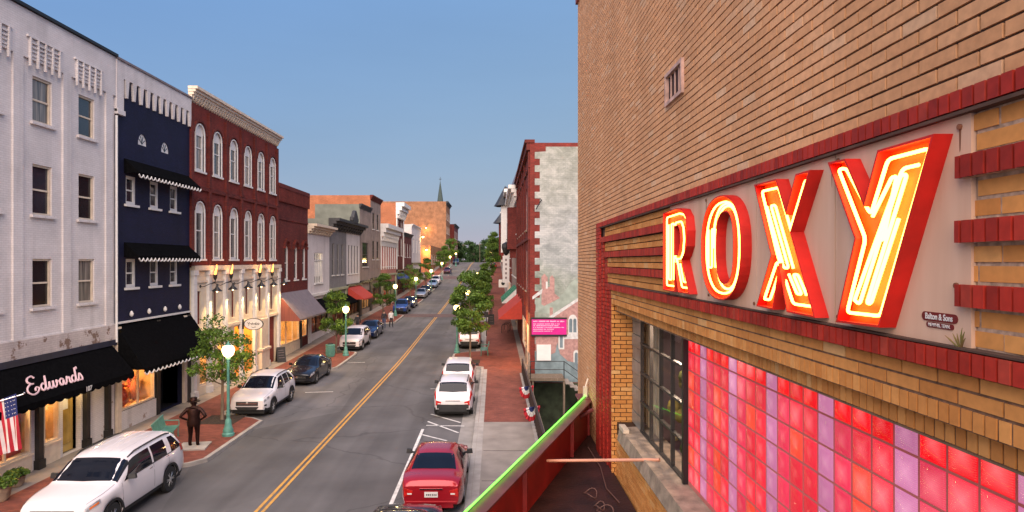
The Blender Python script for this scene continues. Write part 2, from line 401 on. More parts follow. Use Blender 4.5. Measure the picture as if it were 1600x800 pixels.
def lamp(loc, e, col, r=.1, kind='POINT', parent=None, name='light', rot=None, spot=None, sx=1, sy=1):
    l = bpy.data.lights.new(name, kind); l.energy = e; l.color = col
    if kind == 'AREA': l.shape = 'RECTANGLE'; l.size = sx; l.size_y = sy
    else: l.shadow_soft_size = r
    if spot: l.spot_size = spot; l.spot_blend = .8
    o = bpy.data.objects.new(name, l); C.objects.link(o); o.location = loc
    if rot: o.rotation_euler = rot
    if parent is not None:
        o.parent = parent; o.location = wmat(parent).inverted() @ Vector(loc)
        if rot: o.rotation_euler = (wmat(parent).inverted().to_quaternion() @ o.rotation_euler.to_quaternion()).to_euler()
    return o
GT = [(-60,0),(42,0),(63.5,.48),(90,1.15),(118.6,2.33),(137.6,3.4),(194,6.6),(216,7.0),(300,6.6),(600,3)]
def g(y): return smoothi(GT, y)

# ================================================================== GROUND, ROAD, PAVEMENTS
YS = [-12+2*i for i in range(0, 130)]+[252, 280, 320, 400, 600]
def strip(name, xa, xb, dz, m, y0, y1, kind='structure', thick=.0, label=None):
    """ribbon along the street between xa(y) and xb(y), following the hill"""
    fa = xa if callable(xa) else (lambda y: xa); fb = xb if callable(xb) else (lambda y: xb)
    ys = [y0]+[y for y in YS if y0 < y < y1]+[y1]; b = MB(); L = []
    for y in ys: L.append((b.P((fa(y), y, g(y)+dz)), b.P((fb(y), y, g(y)+dz))))
    for (p, q), (r, s) in zip(L, L[1:]): b.F((p, q, s, r))
    if thick:
        K = [(b.P((fa(y), y, g(y)+dz-thick)), b.P((fb(y), y, g(y)+dz-thick))) for y in ys]
        for i in range(len(ys)-1):
            b.F((L[i][0], L[i+1][0], K[i+1][0], K[i][0])); b.F((L[i][1], K[i][1], K[i+1][1], L[i+1][1]))
        b.F((L[0][0], K[0][0], K[0][1], L[0][1])); b.F((L[-1][0], L[-1][1], K[-1][1], K[-1][0]))
    o = b.build(name, m, kind=kind, fix=thick > 0); return o
def gsheet():
    b = MB(); L = []
    for y in YS: L.append([b.P((x, y, g(y)-.03)) for x in (-400, -60, -16, 1.9)]+[b.P((60, y, g(y)-.03)), b.P((400, y, g(y)-.03))])
    for i in range(len(YS)-1):
        for k in range(5):
            if k == 3 and YS[i] < 41: continue
            b.F((L[i][k], L[i][k+1], L[i+1][k+1], L[i+1][k]))
    return b.build('ground', 'asphalt2', kind='structure', fix=False)
gsheet()
XC = -6.75                                  # centre line
strip('road', -12.6, -.85, 0, 'asphalt', -10, 300)
strip('gutter', -12.58, -12.0, .004, 'gutter', -10, 215); strip('gutter', -1.45, -.87, .004, 'gutter', -10, 215)
for dx in (-.13, .07): strip('centre_line', XC+dx-.03, XC+dx+.07, .009, 'yellow', -8, 214)
strip('parking_line', -3.12, -3.0, .009, 'white_paint', -8, 27.5)
def line(x0, y0, x1, y1, wd=.1):
    d = Vector((x1-x0, y1-y0, 0)).normalized(); n = Vector((-d.y, d.x, 0))*wd/2; b = MB(); z = g((y0+y1)/2)+.013
    b.poly([(x0+n.x, y0+n.y, z), (x0-n.x, y0-n.y, z), (x1-n.x, y1-n.y, z), (x1+n.x, y1+n.y, z)])
    return b.build('parking_marking', 'white_paint', kind='structure', fix=False)
for a in ((-2.98, 30.2, -1.5, 28.6), (-2.98, 28.8, -1.5, 26.9), (-2.98, 28.1, -1.3, 28.0), (-2.98, 26.6, -1.9, 25.7), (-2.98, 23.0, -1.6, 22.0), (-2.98, 19.0, -2.6, 18.3), (-2.98, 16.9, -1.5, 15.9)): line(*a)
for a in ((-10.4, 35.2, -8.9, 35.4), (-10.4, 45.4, -9.2, 45.6), (-3.6, 36.2, -2.6, 36.3), (-3.4, 47.8, -2.0, 47.9)): line(*a)
M['worn_crosswalk'] = brick('worn_crosswalk', (.15, .095, .088), (.12, .082, .078), (.10, .08, .08), .2, .1, .006, flat=True)
for y0, y1 in ((74.5, 78), (138, 146)): strip('crosswalk', -12.5, -.9, .016, 'worn_crosswalk', y0, y1)
strip('cross_street', -90, 60, -.018, 'asphalt2', 124, 136)
# pavements: slabs with a real step at the kerb
KB = .14
def bulb_l(y):
    x = -12.6
    for a, b_, o in ((21.6, 29.6, -10.3), (41.5, 50.3, -10.5), (67.5, 76.5, -10.6), (90, 98, -10.7), (110, 117, -10.7)):
        t = min((y-a)/1.4, (b_-y)/1.1)
        if t > 0: x = max(x, -12.6+(o+12.6)*sin(min(t, 1)*pi/2))
    return x
def bulb_r(y):
    x = -.85
    for a, b_, o in ((43.2, 50.0, -3.1), (62, 69, -3.1), (84, 92, -3.1), (100, 108, -3.1), (122, 128, -3.1)):
        t = min((y-a)/1.4, (b_-y)/1.4)
        if t > 0: x = min(x, -.85+(o+.85)*sin(min(t, 1)*pi/2))
    return x
YS2 = sorted(set([-12+.5*i for i in range(0, 265)]+YS)); YS_ = YS; YS = YS2
strip('kerb', lambda y: bulb_l(y)-.16, bulb_l, KB, 'kerb', -10, 212, thick=.3)
strip('pavement', -14.6, lambda y: bulb_l(y)-.16, KB, 'paver', -10, 212, thick=.3)
strip('pavement', -15.9, -14.6, KB+.001, 'concrete', -10, 212, thick=.3)
strip('kerb', lambda y: bulb_r(y)+.16, bulb_r, KB, 'kerb', -10, 212, thick=.3)
strip('pavement', lambda y: bulb_r(y)+.16, 1.86, KB, 'concrete', -10, 28.2, thick=.3)
strip('pavement', lambda y: bulb_r(y)+.16, 1.86, KB, 'paver', 28.2, 212, thick=.3)
strip('pavement', 1.86, 2.4, KB-.002, 'concrete', 40.6, 212, thick=.3)
strip('pavement_edge', 1.62, 1.86, KB+.006, 'kerb', 15, 40.6)
strip('pavement_edge', -.68, -.45, KB+.006, 'kerb', -8, 42)
YS = YS_
b = MB()
for y in (14.0, 17.3, 20.6, 23.9): b.box(-.4, 1.6, y, y+.03, KB-.01, KB+.004)
b.build('pavement_joint', 'soil', kind='structure')
# sunken yard beside the theatre
b = MB(); b.poly([(1.86, 10, -4), (30, 10, -4), (30, 41, -4), (1.86, 41, -4)]); b.build('yard_floor', 'asphalt2', kind='structure', fix=False)
b = MB(); b.box(1.9, 2.12, 14.9, 40.6, -4, KB-.01)
tag(b.build('retaining_wall', 'stone'), 'rough retaining wall dropping from the right pavement into the dark yard', 'wall')
# tree pits
def pit(x, y, w_=.75):
    b = MB(); z = g(y)+KB+.004; b.box(x-w_, x+w_, y-w_, y+w_, z-.1, z+.01); b.build('soil_bed', 'soil', kind='structure')
# ================================================================== BUILDING KIT (local: x along the street, -y towards it, z up)
def rectp(u0, u1, v0, v1): return [(u0, v0), (u1, v0), (u1, v1), (u0, v1)]
def archp(u0, u1, v0, v1, rise=None, n=10):
    """opening with a round or segmental head; v1 = crown"""
    w_ = (u1-u0)/2; c = (u0+u1)/2; rise = w_ if rise is None else rise
    p = [(u0, v0), (u1, v0)]
    for k in range(n+1):
        a = pi*k/n; p.append((c+w_*cos(a), v1-rise+rise*sin(a)))
    return p
FR = lambda u, v, d: (u, d, v)
def facade(root, W, Ht, m, side, D=26, holes=(), zb=-1.5, reveal=.18, name='wall', roof=True, ddepth=.35):
    b = MB()
    b.prism(rectp(0, W, zb, Ht), FR, 0, 0, back=False, sides=False, holes=holes)
    for h in holes:
        n = len(h)
        for i in range(n):
            p, q = h[i], h[(i+1) % n]; b.poly([(p[0], 0, p[1]), (q[0], 0, q[1]), (q[0], reveal, q[1]), (p[0], reveal, p[1])])
    o = b.build(name, m, root, fix=False)
    s = MB(); T = ddepth
    s.poly([(0, 0, zb), (0, 0, Ht), (0, D, Ht), (0, D, zb)]); s.poly([(W, 0, zb), (W, D, zb), (W, D, Ht), (W, 0, Ht)])
    s.poly([(0, D, zb), (0, D, Ht), (W, D, Ht), (W, D, zb)])
    s.poly([(0, 0, Ht), (W, 0, Ht), (W, T, Ht), (0, T, Ht)]); s.poly([(0, T, Ht), (T, T, Ht), (T, D, Ht), (0, D, Ht)]); s.poly([(W-T, T, Ht), (W, T, Ht), (W, D, Ht), (W-T, D, Ht)])
    s.poly([(T, T, Ht), (W-T, T, Ht), (W-T, T, Ht-.8), (T, T, Ht-.8)]); s.poly([(T, T, Ht), (T, D, Ht), (T, D, Ht-.8), (T, T, Ht-.8)]); s.poly([(W-T, T, Ht), (W-T, D, Ht), (W-T, D, Ht-.8), (W-T, T, Ht-.8)])
    s.build('side_wall', side, root, fix=False)
    if roof:
        r = MB(); r.poly([(T, T, Ht-.8), (W-T, T, Ht-.8), (W-T, D, Ht-.8), (T, D, Ht-.8)]); r.build('roof', 'roof_tar', root, fix=False)
    return o
def ring(b, P, Q, d0, d1):
    """frame between outlines P (outer) and Q (inner)"""
    n = len(P)
    for i in range(n):
        j = (i+1) % n
        b.poly([FR(*P[i], d0), FR(*P[j], d0), FR(*Q[j], d0), FR(*Q[i], d0)])
        b.poly([FR(*Q[i], d0), FR(*Q[j], d0), FR(*Q[j], d1), FR(*Q[i], d1)])
        b.poly([FR(*P[i], d0), FR(*P[j], d0), FR(*P[j], d1), FR(*P[i], d1)])
def outline(w_, h_, arch, ins=0, rise=None):
    if arch: return archp(ins-w_/2, w_/2-ins, ins, h_-ins, rise=(None if rise is None else rise*(w_-2*ins)/w_))
    return rectp(ins-w_/2, w_/2-ins, ins, h_-ins)
WC = {}
def window(root, u, v, w_, h_, fm='white_trim', gm='glass', arch=False, sill='white_trim', fw=.07, mid=True, proud=None, rise=None, tymp=None, sillh=.1, vert=0, name='window'):
    """u = centre; v = bottom. frame + pane + sill; meshes shared between equal windows"""
    key = (w_, h_, fm, gm, arch, sill, fw, mid, proud, rise, tymp, vert)
    if key not in WC:
        P = outline(w_, h_, arch, 0, rise); Q = outline(w_, h_, arch, fw, rise)
        b = MB(); ring(b, P, Q, .05, .14)
        if mid: b.box(-w_/2+fw, w_/2-fw, .07, .13, h_*.5-.03, h_*.5+.03)
        for k in range(vert):
            x = -w_/2+w_*(k+1)/(vert+1); b.box(x-.018, x+.018, .08, .13, fw, h_-fw)
        if proud:                              # moulded surround standing off the wall
            Po = outline(w_+2*proud, h_+proud, arch, 0, None if rise is None else rise*(w_+2*proud)/w_); Po = [(a, max(c, 0)) for a, c in Po]
            ring(b, Po, P, -.06, .05)
        if tymp:                               # filled arch head
            hh = h_-fw-w_/2*.9; T_ = [p for p in Q if p[1] > hh]; T_ = [(w_/2-fw, hh)]+T_+[(-w_/2+fw, hh)]
            b.prism(T_, FR, .06, .10)
        fo = b.build(name, fm, root)
        p = MB(); p.prism(Q, FR, .11, .12); po = p.build('pane', gm, fo)
        so = None
        if sill:
            s = MB(); s.box(-w_/2-.12-(proud or 0), w_/2+.12+(proud or 0), -.10, .05, -sillh, 0); so = s.build('sill', sill, fo)
        WC[key] = (fo, po, so); fo.location = (u, 0, v); return fo
    fo, po, so = WC[key]
    n = inst(fo, name, root, (u, 0, v)); inst(po, 'pane', n)
    if so: inst(so, 'sill', n)
    return n
def hole(u, v, w_, h_, arch=False, rise=None):
    return archp(u-w_/2, u+w_/2, v, v+h_, rise) if arch else rectp(u-w_/2, u+w_/2, v, v+h_)
def cornice(root, W, z0, z1, p, m, brackets=0, steps=4, name='cornice', ov=.1, bm=None):
    b = MB()
    for k in range(steps):
        a = z0+(z1-z0)*k/steps; c = z0+(z1-z0)*(k+1)/steps; q = p*((k+1)/steps)**1.3
        b.box(-ov*(k+1)/steps, W+ov*(k+1)/steps, -q, .05, a, c+.001*k)
    o = b.build(name, m, root)
    if brackets:
        s = MB()
        for k in range(brackets):
            x = W*(k+.5)/brackets; w2 = min(.09, W/brackets*.22); zt = z0+(z1-z0)*(steps-1)/steps
            s.hexa([(x-w2, -p*.3, z0+.05), (x+w2, -p*.3, z0+.05), (x+w2, -.0, z0-.05), (x-w2, -.0, z0-.05)], [(x-w2, -p*.75, zt), (x+w2, -p*.75, zt), (x+w2, 0, zt), (x-w2, 0, zt)])
        split_build(s, 'bracket', bm or m, o, gap=-.001)
    return o
def awning(root, u0, u1, z1, z0, p, m, val=.22, scallop='none', vm=None, trim=None, name='awning', ends=True, under='black_cloth', stripes=None, tw=.012, n=None, amp=.07):
    """sloped canvas from the wall at z1 out to p at z0, valance below it; round scallops"""
    b = MB(); t = .025
    b.hexa([(u0, 0, z1-t), (u1, 0, z1-t), (u1, -p, z0-t), (u0, -p, z0-t)][::-1], [(u0, 0, z1), (u1, 0, z1), (u1, -p, z0), (u0, -p, z0)][::-1])
    if ends:
        for u in (u0, u1):
            b.hexa([(u-.01, 0, z1), (u-.01, -p, z0), (u-.01, -p, z0-.05), (u-.01, 0, z0-.05)], [(u+.01, 0, z1), (u+.01, -p, z0), (u+.01, -p, z0-.05), (u+.01, 0, z0-.05)])
    o = b.build(name, m, root)
    n = n or max(3, int((u1-u0)/.28)); s = MB(); e = MB(); W = u1-u0
    def edge(k, j, J=6):
        x = u0+W*(k+j/J)/n
        zz = z0-val-(amp*sin(pi*j/J) if scallop != 'none' else 0); return x, zz
    pts = [edge(k, j) for k in range(n) for j in range(6)]+[(u1, z0-val)]
    A = [(u0, z0), (u1, z0)]+pts[::-1]
    s.prism(A, FR, -p-.012, -p+.005); s.build('valance', vm or m, o)
    if trim:
        e.tube([FR(x, zz, -p-.02) for x, zz in pts], tw, 5); e.build('trim', trim, o)
    return o

# ================================================================== LEFT ROW
XL = -15.6
def lb(name, label, y0, cat='building', group='shop buildings along the left side of the street'):
    return thing(name, label, cat, (XL, y0, 0), pi/2, group)
# ---- white painted building ---------------------------------------------------------
Y0 = 13.2; W_ = 26.3-Y0
wb = lb('shop_building', 'tall white painted brick building with black awning at the left edge', Y0)
hs = []; cols = [24.5-Y0, 22.1-Y0, 19.7-Y0, 17.3-Y0]; rows = [(11.95, 1.55), (8.8, 1.72), (5.64, 1.66)]
for c in cols:
    for v, h_ in rows: hs.append(hole(c, v, .95, h_))
SH = [(.9, 2.9, .75, 2.95), (3.5, 5.6, .75, 2.95), (6.1, 8.35, .75, 2.75), (8.95, 9.75, .85, 2.75), (9.95, 10.95, .16, 2.75), (11.3, 12.2, .8, 2.7)]
for s_ in SH[:5]: hs.append(rectp(*s_))
facade(wb, W_, 15.62, 'white_brick', 'white_brick', holes=hs)
for i, c in enumerate(cols):
    for j, (v, h_) in enumerate(rows):
        window(wb, c, v, .95, h_, 'cream_trim', ('glass', 'curtained', 'glass_dark')[(i+2*j) % 3], sill='white_brick')
b = MB()                                     # shallow piers, corbel panels, string courses
for u in (W_-.45, W_-3.0, W_-5.4, W_-7.8): b.box(u-.22, u+.22, -.07, .02, 4.2, 14.0)
b.box(0, W_, -.07, .02, 14.0, 15.6)
b.box(0, W_+.0, -.06, .02, 4.62, 4.66)
_p = MB(); _p.box(0, W_-.02, -.085, .01, 4.02, 4.62); _p.build('peeling_band', 'peeling', wb)
_p = MB(); _p.tube([(W_-.06, -.12, 3.9), (W_-.06, -.12, 13.2)], .05, 8); _p.build('downpipe', 'white_trim', wb)
split_build(b, 'brick_pier', 'white_brick', wb)
b = MB()
for c in cols:
    for k in range(5):
        u = c-.72+k*.36
        b.box(u-.03, u+.03, -.15, -.07, 13.75, 14.72)
        if k < 4:
            for q in range(4): b.box(u+.05, u+.31, -.10-.012*q, -.07, 14.1+.14*q, 14.15+.14*q)
    b.box(c-.85, c+.85, -.14, -.07, 14.70, 14.77)
b.build('brick_corbel', 'white_brick', wb)
b = MB(); b.box(-.05, W_, -.17, .2, 15.62, 15.72); b.build('coping', 'black', wb)
b = MB(); b.box(0, W_, -.12, .0, 3.8, 4.02); b.build('lintel', 'navy_lintel', wb)
for u, v in ((W_-1.1, 4.45), (W_-4.3, 4.5)):
    pass
aw = awning(wb, .2, W_-.25, 3.86, 2.72, .95, 'black_cloth', val=.18, scallop='y', n=30)
# shop front: bulkheads, posts, door, lit rooms
M['room_warm'] = mat('lit_room_wall', (.62, .42, .20), .8, var=.3, scale=1.6)
M['room_dark'] = mat('dim_room_wall', (.20, .10, .05), .8, var=.4, scale=2)
M['red_cloth'] = mat('red_fabric', (.42, .03, .02), .8, var=.3, scale=6)
M['shop_glass'] = None
m, nt, bs = newmat('shop_glass'); M['shop_glass'] = m
gl = N(nt, 'ShaderNodeBsdfGlossy'); gl.inputs['Roughness'].default_value = .02; tr = N(nt, 'ShaderNodeBsdfTransparent'); mxs = N(nt, 'ShaderNodeMixShader'); mxs.inputs[0].default_value = .12
nt.links.new(tr.outputs[0], mxs.inputs[1]); nt.links.new(gl.outputs[0], mxs.inputs[2]); nt.links.new(mxs.outputs[0], nt.nodes['Material Output'].inputs[0])
M['goods'] = attrmat('shop_goods', (.45, .03, .02), (.35, .25, .08), (.55, .5, .42), noise=.4)
M['green_goods'] = mat('dark_green_foliage', (.02, .045, .015), .8, var=.6, scale=12)
def shopwin(root, u0, u1, v0, v1, depth=1.3, wall='room_warm', fm='cream_trim', e=20, col=(1, .62, .26), goods=8, seed=1, fw=.07, muntins=0, gl_=True):
    w_ = u1-u0; c = (u0+u1)/2
    b = MB(); ring(b, rectp(u0, u1, v0, v1), rectp(u0+fw, u1-fw, v0+fw, v1-fw), -.02, .16)
    for k in range(muntins):
        x = u0+w_*(k+1)/(muntins+1); b.box(x-.03, x+.03, 0, .08, v0+fw, v1-fw)
    o = b.build('shop_window', fm, root)
    r = MB(); z1 = v1+.1
    r.poly([(u0-.05, .17, v0-.3), (u0-.05, depth, v0-.3), (u0-.05, depth, z1), (u0-.05, .17, z1)]); r.poly([(u1+.05, .17, v0-.3), (u1+.05, .17, z1), (u1+.05, depth, z1), (u1+.05, depth, v0-.3)])
    r.poly([(u0-.05, depth, v0-.3), (u1+.05, depth, v0-.3), (u1+.05, depth, z1), (u0-.05, depth, z1)])
    r.poly([(u0-.05, .17, z1), (u0-.05, depth, z1), (u1+.05, depth, z1), (u1+.05, .17, z1)]); r.poly([(u0-.05, .17, v0-.02), (u1+.05, .17, v0-.02), (u1+.05, depth, v0-.02), (u0-.05, depth, v0-.02)])
    r.build('display_room', wall, o, fix=False)
    if gl_:
        p = MB(); p.box(u0+fw, u1-fw, .06, .07, v0+fw, v1-fw); p.build('pane', 'shop_glass', o)
    if goods:
        rn = random.Random(seed); s = MB()
        for k in range(goods):
            s.rnd = rn.random(); x = rn.uniform(u0+.15, u1-.15); y = rn.uniform(.35, depth-.2); hh = rn.uniform(.25, .95)*(v1-v0)*.7
            s.lathe([(.05, v0), (.14, v0+hh*.1), (.16+rn.uniform(-.04, .08), v0+hh*.45), (.11, v0+hh*.75), (.04, v0+hh*.82), (.09, v0+hh*.9), (.05, v0+hh)], (x, y, 0), 9)
        s.build('display_goods', 'goods', o, smooth=True, kind='stuff')
    if e:
        W = wmat(root); lamp(W @ Vector((c, depth*.55, v1-.12)), e, col, .08, parent=o, name='shop_light')
    return o
shopwin(wb, *SH[0], seed=3, e=45); shopwin(wb, *SH[1], seed=4, muntins=1, e=45)
sw = shopwin(wb, *SH[2], seed=5, goods=9, muntins=1, e=70)
b = MB(); b.hexa([(8.3, .3, .8), (7.3, .3, .8), (7.3, .5, .8), (8.3, .5, .8)], [(8.3, .3, 2.7), (8.1, .3, 2.7), (8.1, .5, 2.7), (8.3, .5, 2.7)]); b.build('red_curtain', 'red_cloth', sw)
sw = shopwin(wb, *SH[3], seed=6, goods=3, e=24)
b = MB(); b.box(9.95, 10.95, .3, .38, .16, 2.75); d = b.build('door', mat('yellow_lit_door', (.50, .34, .10), .4, var=.1), wb)
b = MB(); b.box(10.12, 10.78, .27, .31, .45, 2.45); b.build('pane', mat('door_glass', (.42, .27, .06), .15, var=.35, scale=1.5), d)
b = MB(); b.box(10.3, 10.6, .25, .262, 1.75, 2.2); b.build('notice', 'plate', d)
b = MB(); b.tube([(10.1, .24, 1.1), (10.1, .2, 1.15), (10.1, .2, 1.45), (10.1, .24, 1.5)], .018, 6); b.build('handle', 'black', d)
lamp((XL+.55, Y0+10.4, 2.62), 22, (1, .7, .3), .08, parent=d, name='door_light')
b = MB()
for u in (6.0, 8.62, 11.15, 12.5): b.box(u-.09, u+.13, -.16, .02, 0, 3.3); b.box(u-.14, u+.18, -.2, .02, 0, .45)
split_build(b, 'pilaster', 'dark_wood', wb)
b = MB()
for s_ in (SH[0], SH[1], SH[2], SH[3]): b.box(s_[0], s_[1], -.05, -.004, .12, s_[2]-.02); b.box(s_[0]-.03, s_[1]+.03, -.09, -.004, s_[2]-.06, s_[2])
split_build(b, 'bulkhead', 'cream_trim', wb)
# awning lettering in brush script
def smooth_path(pts, k=6):
    P = [Vector((p[0], p[1], 0)) for p in pts]; out = []
    for i in range(len(P)-1):
        a = P[max(i-1, 0)]; b_ = P[i]; c = P[i+1]; d = P[min(i+2, len(P)-1)]
        for j in range(k):
            t = j/k; out.append(.5*((2*b_)+(-a+c)*t+(2*a-5*b_+4*c-d)*t*t+(-a+3*b_-3*c+d)*t**3))
    out.append(P[-1]); return out
SCRIPT = [  # Edward's
 [(.62,.88),(.45,1.02),(.2,.95),(.12,.75),(.3,.58),(.45,.55),(.25,.54),(.02,.38),(.0,.12),(.25,-.08),(.55,-.02),(.72,.18),(.62,.30),(.48,.22),(.5,.1)],
 [(1.18,.36),(1.02,.42),(.88,.25),(.92,.05),(1.05,.02),(1.2,.25),(1.32,.85),(1.25,.5),(1.2,.1),(1.28,.0),(1.42,.15)],
 [(1.42,.15),(1.5,.42),(1.46,.1),(1.56,.0),(1.7,.15),(1.76,.42),(1.73,.1),(1.82,.0),(1.97,.15),(2.02,.40),(1.98,.3),(2.12,.32)],
 [(2.5,.36),(2.34,.42),(2.2,.25),(2.24,.05),(2.38,.03),(2.5,.3),(2.5,.08),(2.58,.0),(2.7,.15)],
 [(2.7,.15),(2.8,.45),(2.83,.34),(2.97,.38),(2.93,.1),(3.02,.0),(3.14,.12)],
 [(3.42,.36),(3.26,.42),(3.12,.25),(3.16,.05),(3.3,.02),(3.44,.25),(3.58,.88),(3.5,.5),(3.45,.1),(3.54,.0),(3.64,.1)],
 [(3.72,.92),(3.70,.78)],
 [(3.64,.1),(3.8,.45),(3.92,.2),(3.88,.0),(3.72,.02)]]
def slope_pt(a, z, off=.03):                    # point on the awning cloth; a along, z up the slope (0..1)
    return (a, -.95+.95*z-off*.75, 2.72+1.14*z+off*.65)
b = MB()
for st in SCRIPT:
    b.tube([slope_pt(20.40-Y0+(p.x+p.y*.42)*.68, .20+p.y*.40) for p in smooth_path(st)], .032, 5)
b.build('script_lettering', mat('pink_white_lettering', (.72, .50, .52), .6, var=.1), aw)
b = MB()
text('107', .24, 'plate', 'street_number', aw, frame((XL+.98, 23.1, 2.62), (0, 1, 0), (0, 0, 1)), .003, bold=.006)
# ---- dark blue building --------------------------------------------------------------
Y0 = 26.3; W_ = 6.5
bb = lb('shop_building', 'narrow dark navy blue building with scalloped black awnings', Y0)
hs = []; wc = [1.2, 3.1, 4.9]
for c in wc: hs += [hole(c, 9.65, .78, 1.22), hole(c, 6.1, .78, 1.22)]
for c in (2.1, 4.05): hs.append(archp(c-.36, c+.36, 12.35, 12.85, .47))
BH = [(.45, 3.1, .95, 2.7), (3.5, 5.6, .2, 2.7)]
for s_ in BH: hs.append(rectp(*s_))
facade(bb, W_, 15.5, 'navy', 'navy', holes=hs)
for c in wc:
    for v in (9.65, 6.1): window(bb, c, v, .78, 1.22, 'white_trim', 'glass', sill='white_trim', fw=.13)
for c in (2.1, 4.05):
    b = MB(); P = archp(c-.36, c+.36, 12.35, 12.85, .47); b.prism(P, FR, .04, .1)
    o = b.build('fan_window', 'white_trim', bb)
    s = MB()
    for k in range(1, 5):
        a = pi*k/5; s.hexa([(c-.01, .025, 12.4), (c+.01, .025, 12.4), (c+.01, .039, 12.4), (c-.01, .039, 12.4)], [(c+.28*cos(a)-.03, .025, 12.4+.36*sin(a)), (c+.28*cos(a)+.03, .025, 12.4+.36*sin(a)), (c+.28*cos(a)+.03, .039, 12.4+.36*sin(a)), (c+.28*cos(a)-.03, .039, 12.4+.36*sin(a))])
    s.build('fan_pane', 'glass', o)
b = MB(); b.box(-.0, W_, -.1, .05, 14.85, 15.55); b.box(0, .5, -.1, .0, 13.4, 14.85); b.box(-.0, .55, -.14, .0, 13.3, 13.5)
for k in range(11):
    u = .62+k*.56
    b.hexa([(u+.08, -.1, 14.1), (u+.2, -.1, 14.1), (u+.2, 0, 14.1), (u+.08, 0, 14.1)], [(u, -.1, 14.86), (u+.3, -.1, 14.86), (u+.3, 0, 14.86), (u, 0, 14.86)])
b.build('battlement_band', 'white_brick', bb)
b = MB(); b.box(-.03, W_, -.16, .2, 15.55, 15.64); b.build('coping', 'grey_metal', bb)
for z in (10.95, 7.4):
    for k in range(3):
        awning(bb, .68+k*1.88, .68+k*1.88+1.92, z+.62, z+.05, .62, 'black_cloth', val=.1, scallop='y', trim='white_trim', tw=.032, n=6, amp=.13)
b = MB(); b.box(.05, W_-.05, -.09, .0, 4.62, 4.7); b.build('trim_rail', 'white_trim', bb)
b = MB()
for k in range(4): b.lathe([(.02, 4.85), (.075, 4.9), (.085, 4.98), (.05, 5.06), (.02, 5.1)], (1.1+k*1.4, -.08, 0), 10)
b.build('medallion_row', 'white_trim', bb, smooth=True)
awning(bb, .05, W_-.02, 4.6, 2.8, 1.2, 'black_cloth', val=.16, scallop='y', trim='white_trim', tw=.03, n=18, amp=.11)
shopwin(bb, *BH[0], seed=11, goods=12, e=60, col=(1, .55, .2), muntins=1)
b = MB(); b.box(3.5, 5.6, .9, .95, .2, 2.7); b.build('door', 'dark_wood', bb); b = MB(); b.box(3.9, 5.2, .88, .9, 1.3, 2.5); b.build('door_pane', 'cream_trim', bb)
b = MB(); b.box(.4, 3.15, -.06, -.004, .14, .92); split_build(b, 'bulkhead', 'white_brick', bb)
b = MB(); b.box(.02, .3, -.12, -.004, 0, 4.5); b.box(5.7, 6.0, -.12, -.004, 0, 4.5); split_build(b, 'pilaster', 'cream_trim', bb)
b = MB(); b.box(3.15, 3.45, -.1, -.004, 0, 4.5); b.box(6.05, 6.45, -.1, -.004, 0, 4.5); split_build(b, 'pilaster', 'dark_wood', bb)
# ---- tall red brick building with cream shop front -----------------------------------------
Y0 = 32.8; W_ = 13.2
fb = lb('shop_building', 'three storey red brick building with arched white windows and torch lit cream front', Y0)
uc = [1.1, 3.25, 5.5, 7.7, 9.95, 12.2]
hs = []
for c in uc: hs += [hole(c, 12.0, 1.0, 2.45, True), hole(c, 7.35, 1.0, 3.0, True)]
nw = [.75, 2.75, 5.15, 7.3, 9.6, 11.8]
for c in nw: hs.append(rectp(c-.24, c+.24, 3.9, 5.6))
FH = [(.9, 2.3, .6, 2.7), (3.1, 4.6, .6, 2.7), (5.4, 8.9, .15, 3.35), (10.6, 12.5, .15, 3.4)]
for s_ in FH[:3]: hs.append(rectp(*s_))
facade(fb, W_, 15.75, 'red_brick', 'orange_brick', holes=hs)
for c in uc:
    window(fb, c, 12.0, 1.0, 2.45, 'white_trim', 'curtained' if uc.index(c) in (0, 3) else 'glass', True, 'white_trim', .13, tymp=True, proud=.06)
    window(fb, c, 7.35, 1.0, 3.0, 'white_trim', 'curtained' if uc.index(c) in (1, 4) else 'glass', True, 'white_trim', .13, tymp=True, proud=.06)
b = MB()
for k in range(7):
    u = 0.12 if k == 0 else (W_-.12 if k == 6 else (uc[k-1]+uc[k])/2)
    b.box(u-.14, u+.14, -.12, .0, 7.0, 15.3)
    b.box(u-.18, u+.18, -.15, .0, 11.2, 11.35)
b.box(0, W_, -.10, .0, 11.0, 11.2)
split_build(b, 'brick_pier', 'red_brick2', fb)
b = MB()
for c in uc:
    for v1 in (14.45, 10.35):
        P = archp(c-.80, c+.80, v1-.62, v1+.24, .70); Q = archp(c-.70, c+.70, v1-.62, v1+.14, .62)
        n = len(P)
        for i in range(2, n-1):
            b.poly([FR(*P[i], -.1), FR(*P[i+1], -.1), FR(*Q[i+1], -.1), FR(*Q[i], -.1)]); b.poly([FR(*P[i], -.1), FR(*P[i+1], -.1), FR(*P[i+1], 0), FR(*P[i], 0)]); b.poly([FR(*Q[i], -.1), FR(*Q[i+1], -.1), FR(*Q[i+1], 0), FR(*Q[i], 0)])
split_build(b, 'hood_mould', 'red_brick2', fb)
cornice(fb, W_, 15.5, 16.2, .45, 'cream_trim', brackets=44, steps=5)
